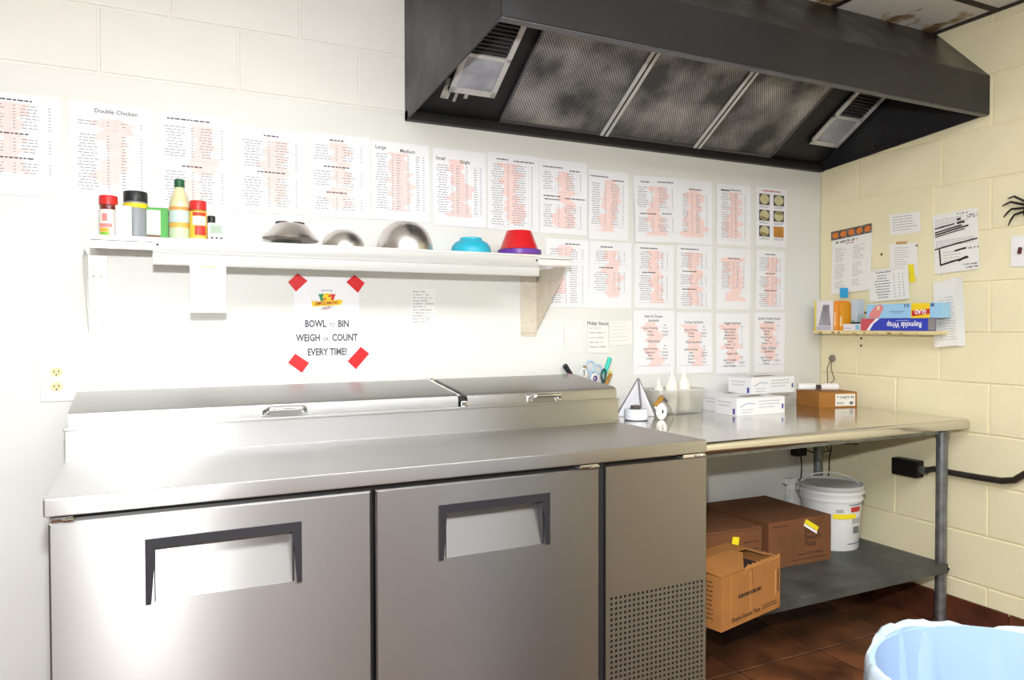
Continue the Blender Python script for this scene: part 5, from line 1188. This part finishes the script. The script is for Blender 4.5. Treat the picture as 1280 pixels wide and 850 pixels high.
# spray bottle
sc2 = Vector((W(990, 628, 1, -.11).x, -.11, SZ))
t = thing('spray_bottle', 'white trigger spray bottle standing behind the pail', 'bottle', sc2)
MB().lathe([(.038, 0), (.040, .005), (.040, .13), (.034, .16), (.016, .185), (.014, .20)], sc2, 24).build('bottle_body', M('spray_body', 'DCDDDA', .35), parent=t)
h = B(sc2.x-.045, sc2.x+.022, sc2.y-.012, sc2.y+.012, SZ+.218, SZ+.246, r=.006, seg=2); h.lathe([(.017, .196), (.017, .218), (.012, .225)], sc2, 18); h.build('sprayer_head', WHITEP, parent=t)
MB().tube([(sc2.x-.018, sc2.y, SZ+.222), (sc2.x-.030, sc2.y, SZ+.205), (sc2.x-.028, sc2.y, SZ+.185), (sc2.x-.036, sc2.y, SZ+.172)], .005, 8).build('trigger', WHITEP, parent=t)
MB().tube([(sc2.x-.044, sc2.y, SZ+.232), (sc2.x-.056, sc2.y, SZ+.232)], .007, 10).build('nozzle', WHITEP, parent=t)

# ------------------------------------------------------------------ lined trash can
tc_ = Vector((-1.632, -1.888, 0)); TR, TH = .255, .637
t = thing('trash_can', 'round trash can lined with a translucent pale blue plastic bag', 'trash can', tc_)
MB().lathe([(TR*.80, 0), (TR*.82, .01), (TR*.97, TH-.05), (TR*1.0, TH-.045), (TR*1.0, TH-.004), (TR*.965, TH-.004), (TR*.95, TH-.05), (TR*.79, .02), (.0005, .02)], tc_, 48, True, False).build('can_body', M('can_grey_blue', '8FA6C4', .5), parent=t)
LIN = M('bag_plastic_blue', '91A7C6', .30, coat=.25, bump=1., bscale=9, stretch=(1, 1, .22))
CUFF = M('bag_plastic_clear', 'C4D0DB', .30, bump=.8, bscale=25, trans=.35, ior=1.1, coat=.2)
rows = [(1.03, TH-.22, .035), (1.04, TH-.12, .03), (1.04, TH-.05, .018), (1.035, TH-.012, .010), (1.02, TH+.004, .008), (1.0, TH+.006, .008), (.975, TH-.006, .010), (.945, TH-.07, .050), (.86, TH-.25, .085), (.76, TH-.42, .05), (.60, .10, .06), (.25, .05, .03)]
rg = random.Random(12); seg = 120; b = MB()
ph = [rg.uniform(0, 6.28) for _ in range(6)]
for j, (rf, z, am) in enumerate(rows):
    for i in range(seg):
        a = 2*PI*i/seg
        f = .40*math.sin(9*a+ph[0]+j*.25)+(.45*math.sin(23*a+ph[5]+j*.5) if j > 6 else 0)+.3*math.sin(17*a+ph[1]-j*.35)+.22*math.sin(31*a+ph[2]+j*.2)+.15*math.sin(53*a+ph[3])
        r_ = TR*rf*(1+am*f*.8); zz = z+.010*math.sin(5*a+ph[4])+(.006*f if j in (3, 4, 5) else .012*f*(j < 3))
        b.v.append((tc_.x+r_*math.cos(a), tc_.y+r_*math.sin(a), zz))
NV = b.v
def bag_part(j0, j1, name, mat, floor=False):
    q = MB(); q.v = NV[j0*seg:(j1+1)*seg]
    for j in range(j1-j0):
        for i in range(seg):
            i2 = (i+1) % seg; q.f.append((j*seg+i, j*seg+i2, (j+1)*seg+i2, (j+1)*seg+i))
    if floor: q.f.append(tuple((j1-j0)*seg+i for i in range(seg)))
    q.build(name, mat, parent=t, ang=80)
bag_part(0, 6, 'bag_cuff', CUFF)
bag_part(6, len(rows)-1, 'bag_liner', LIN, True)
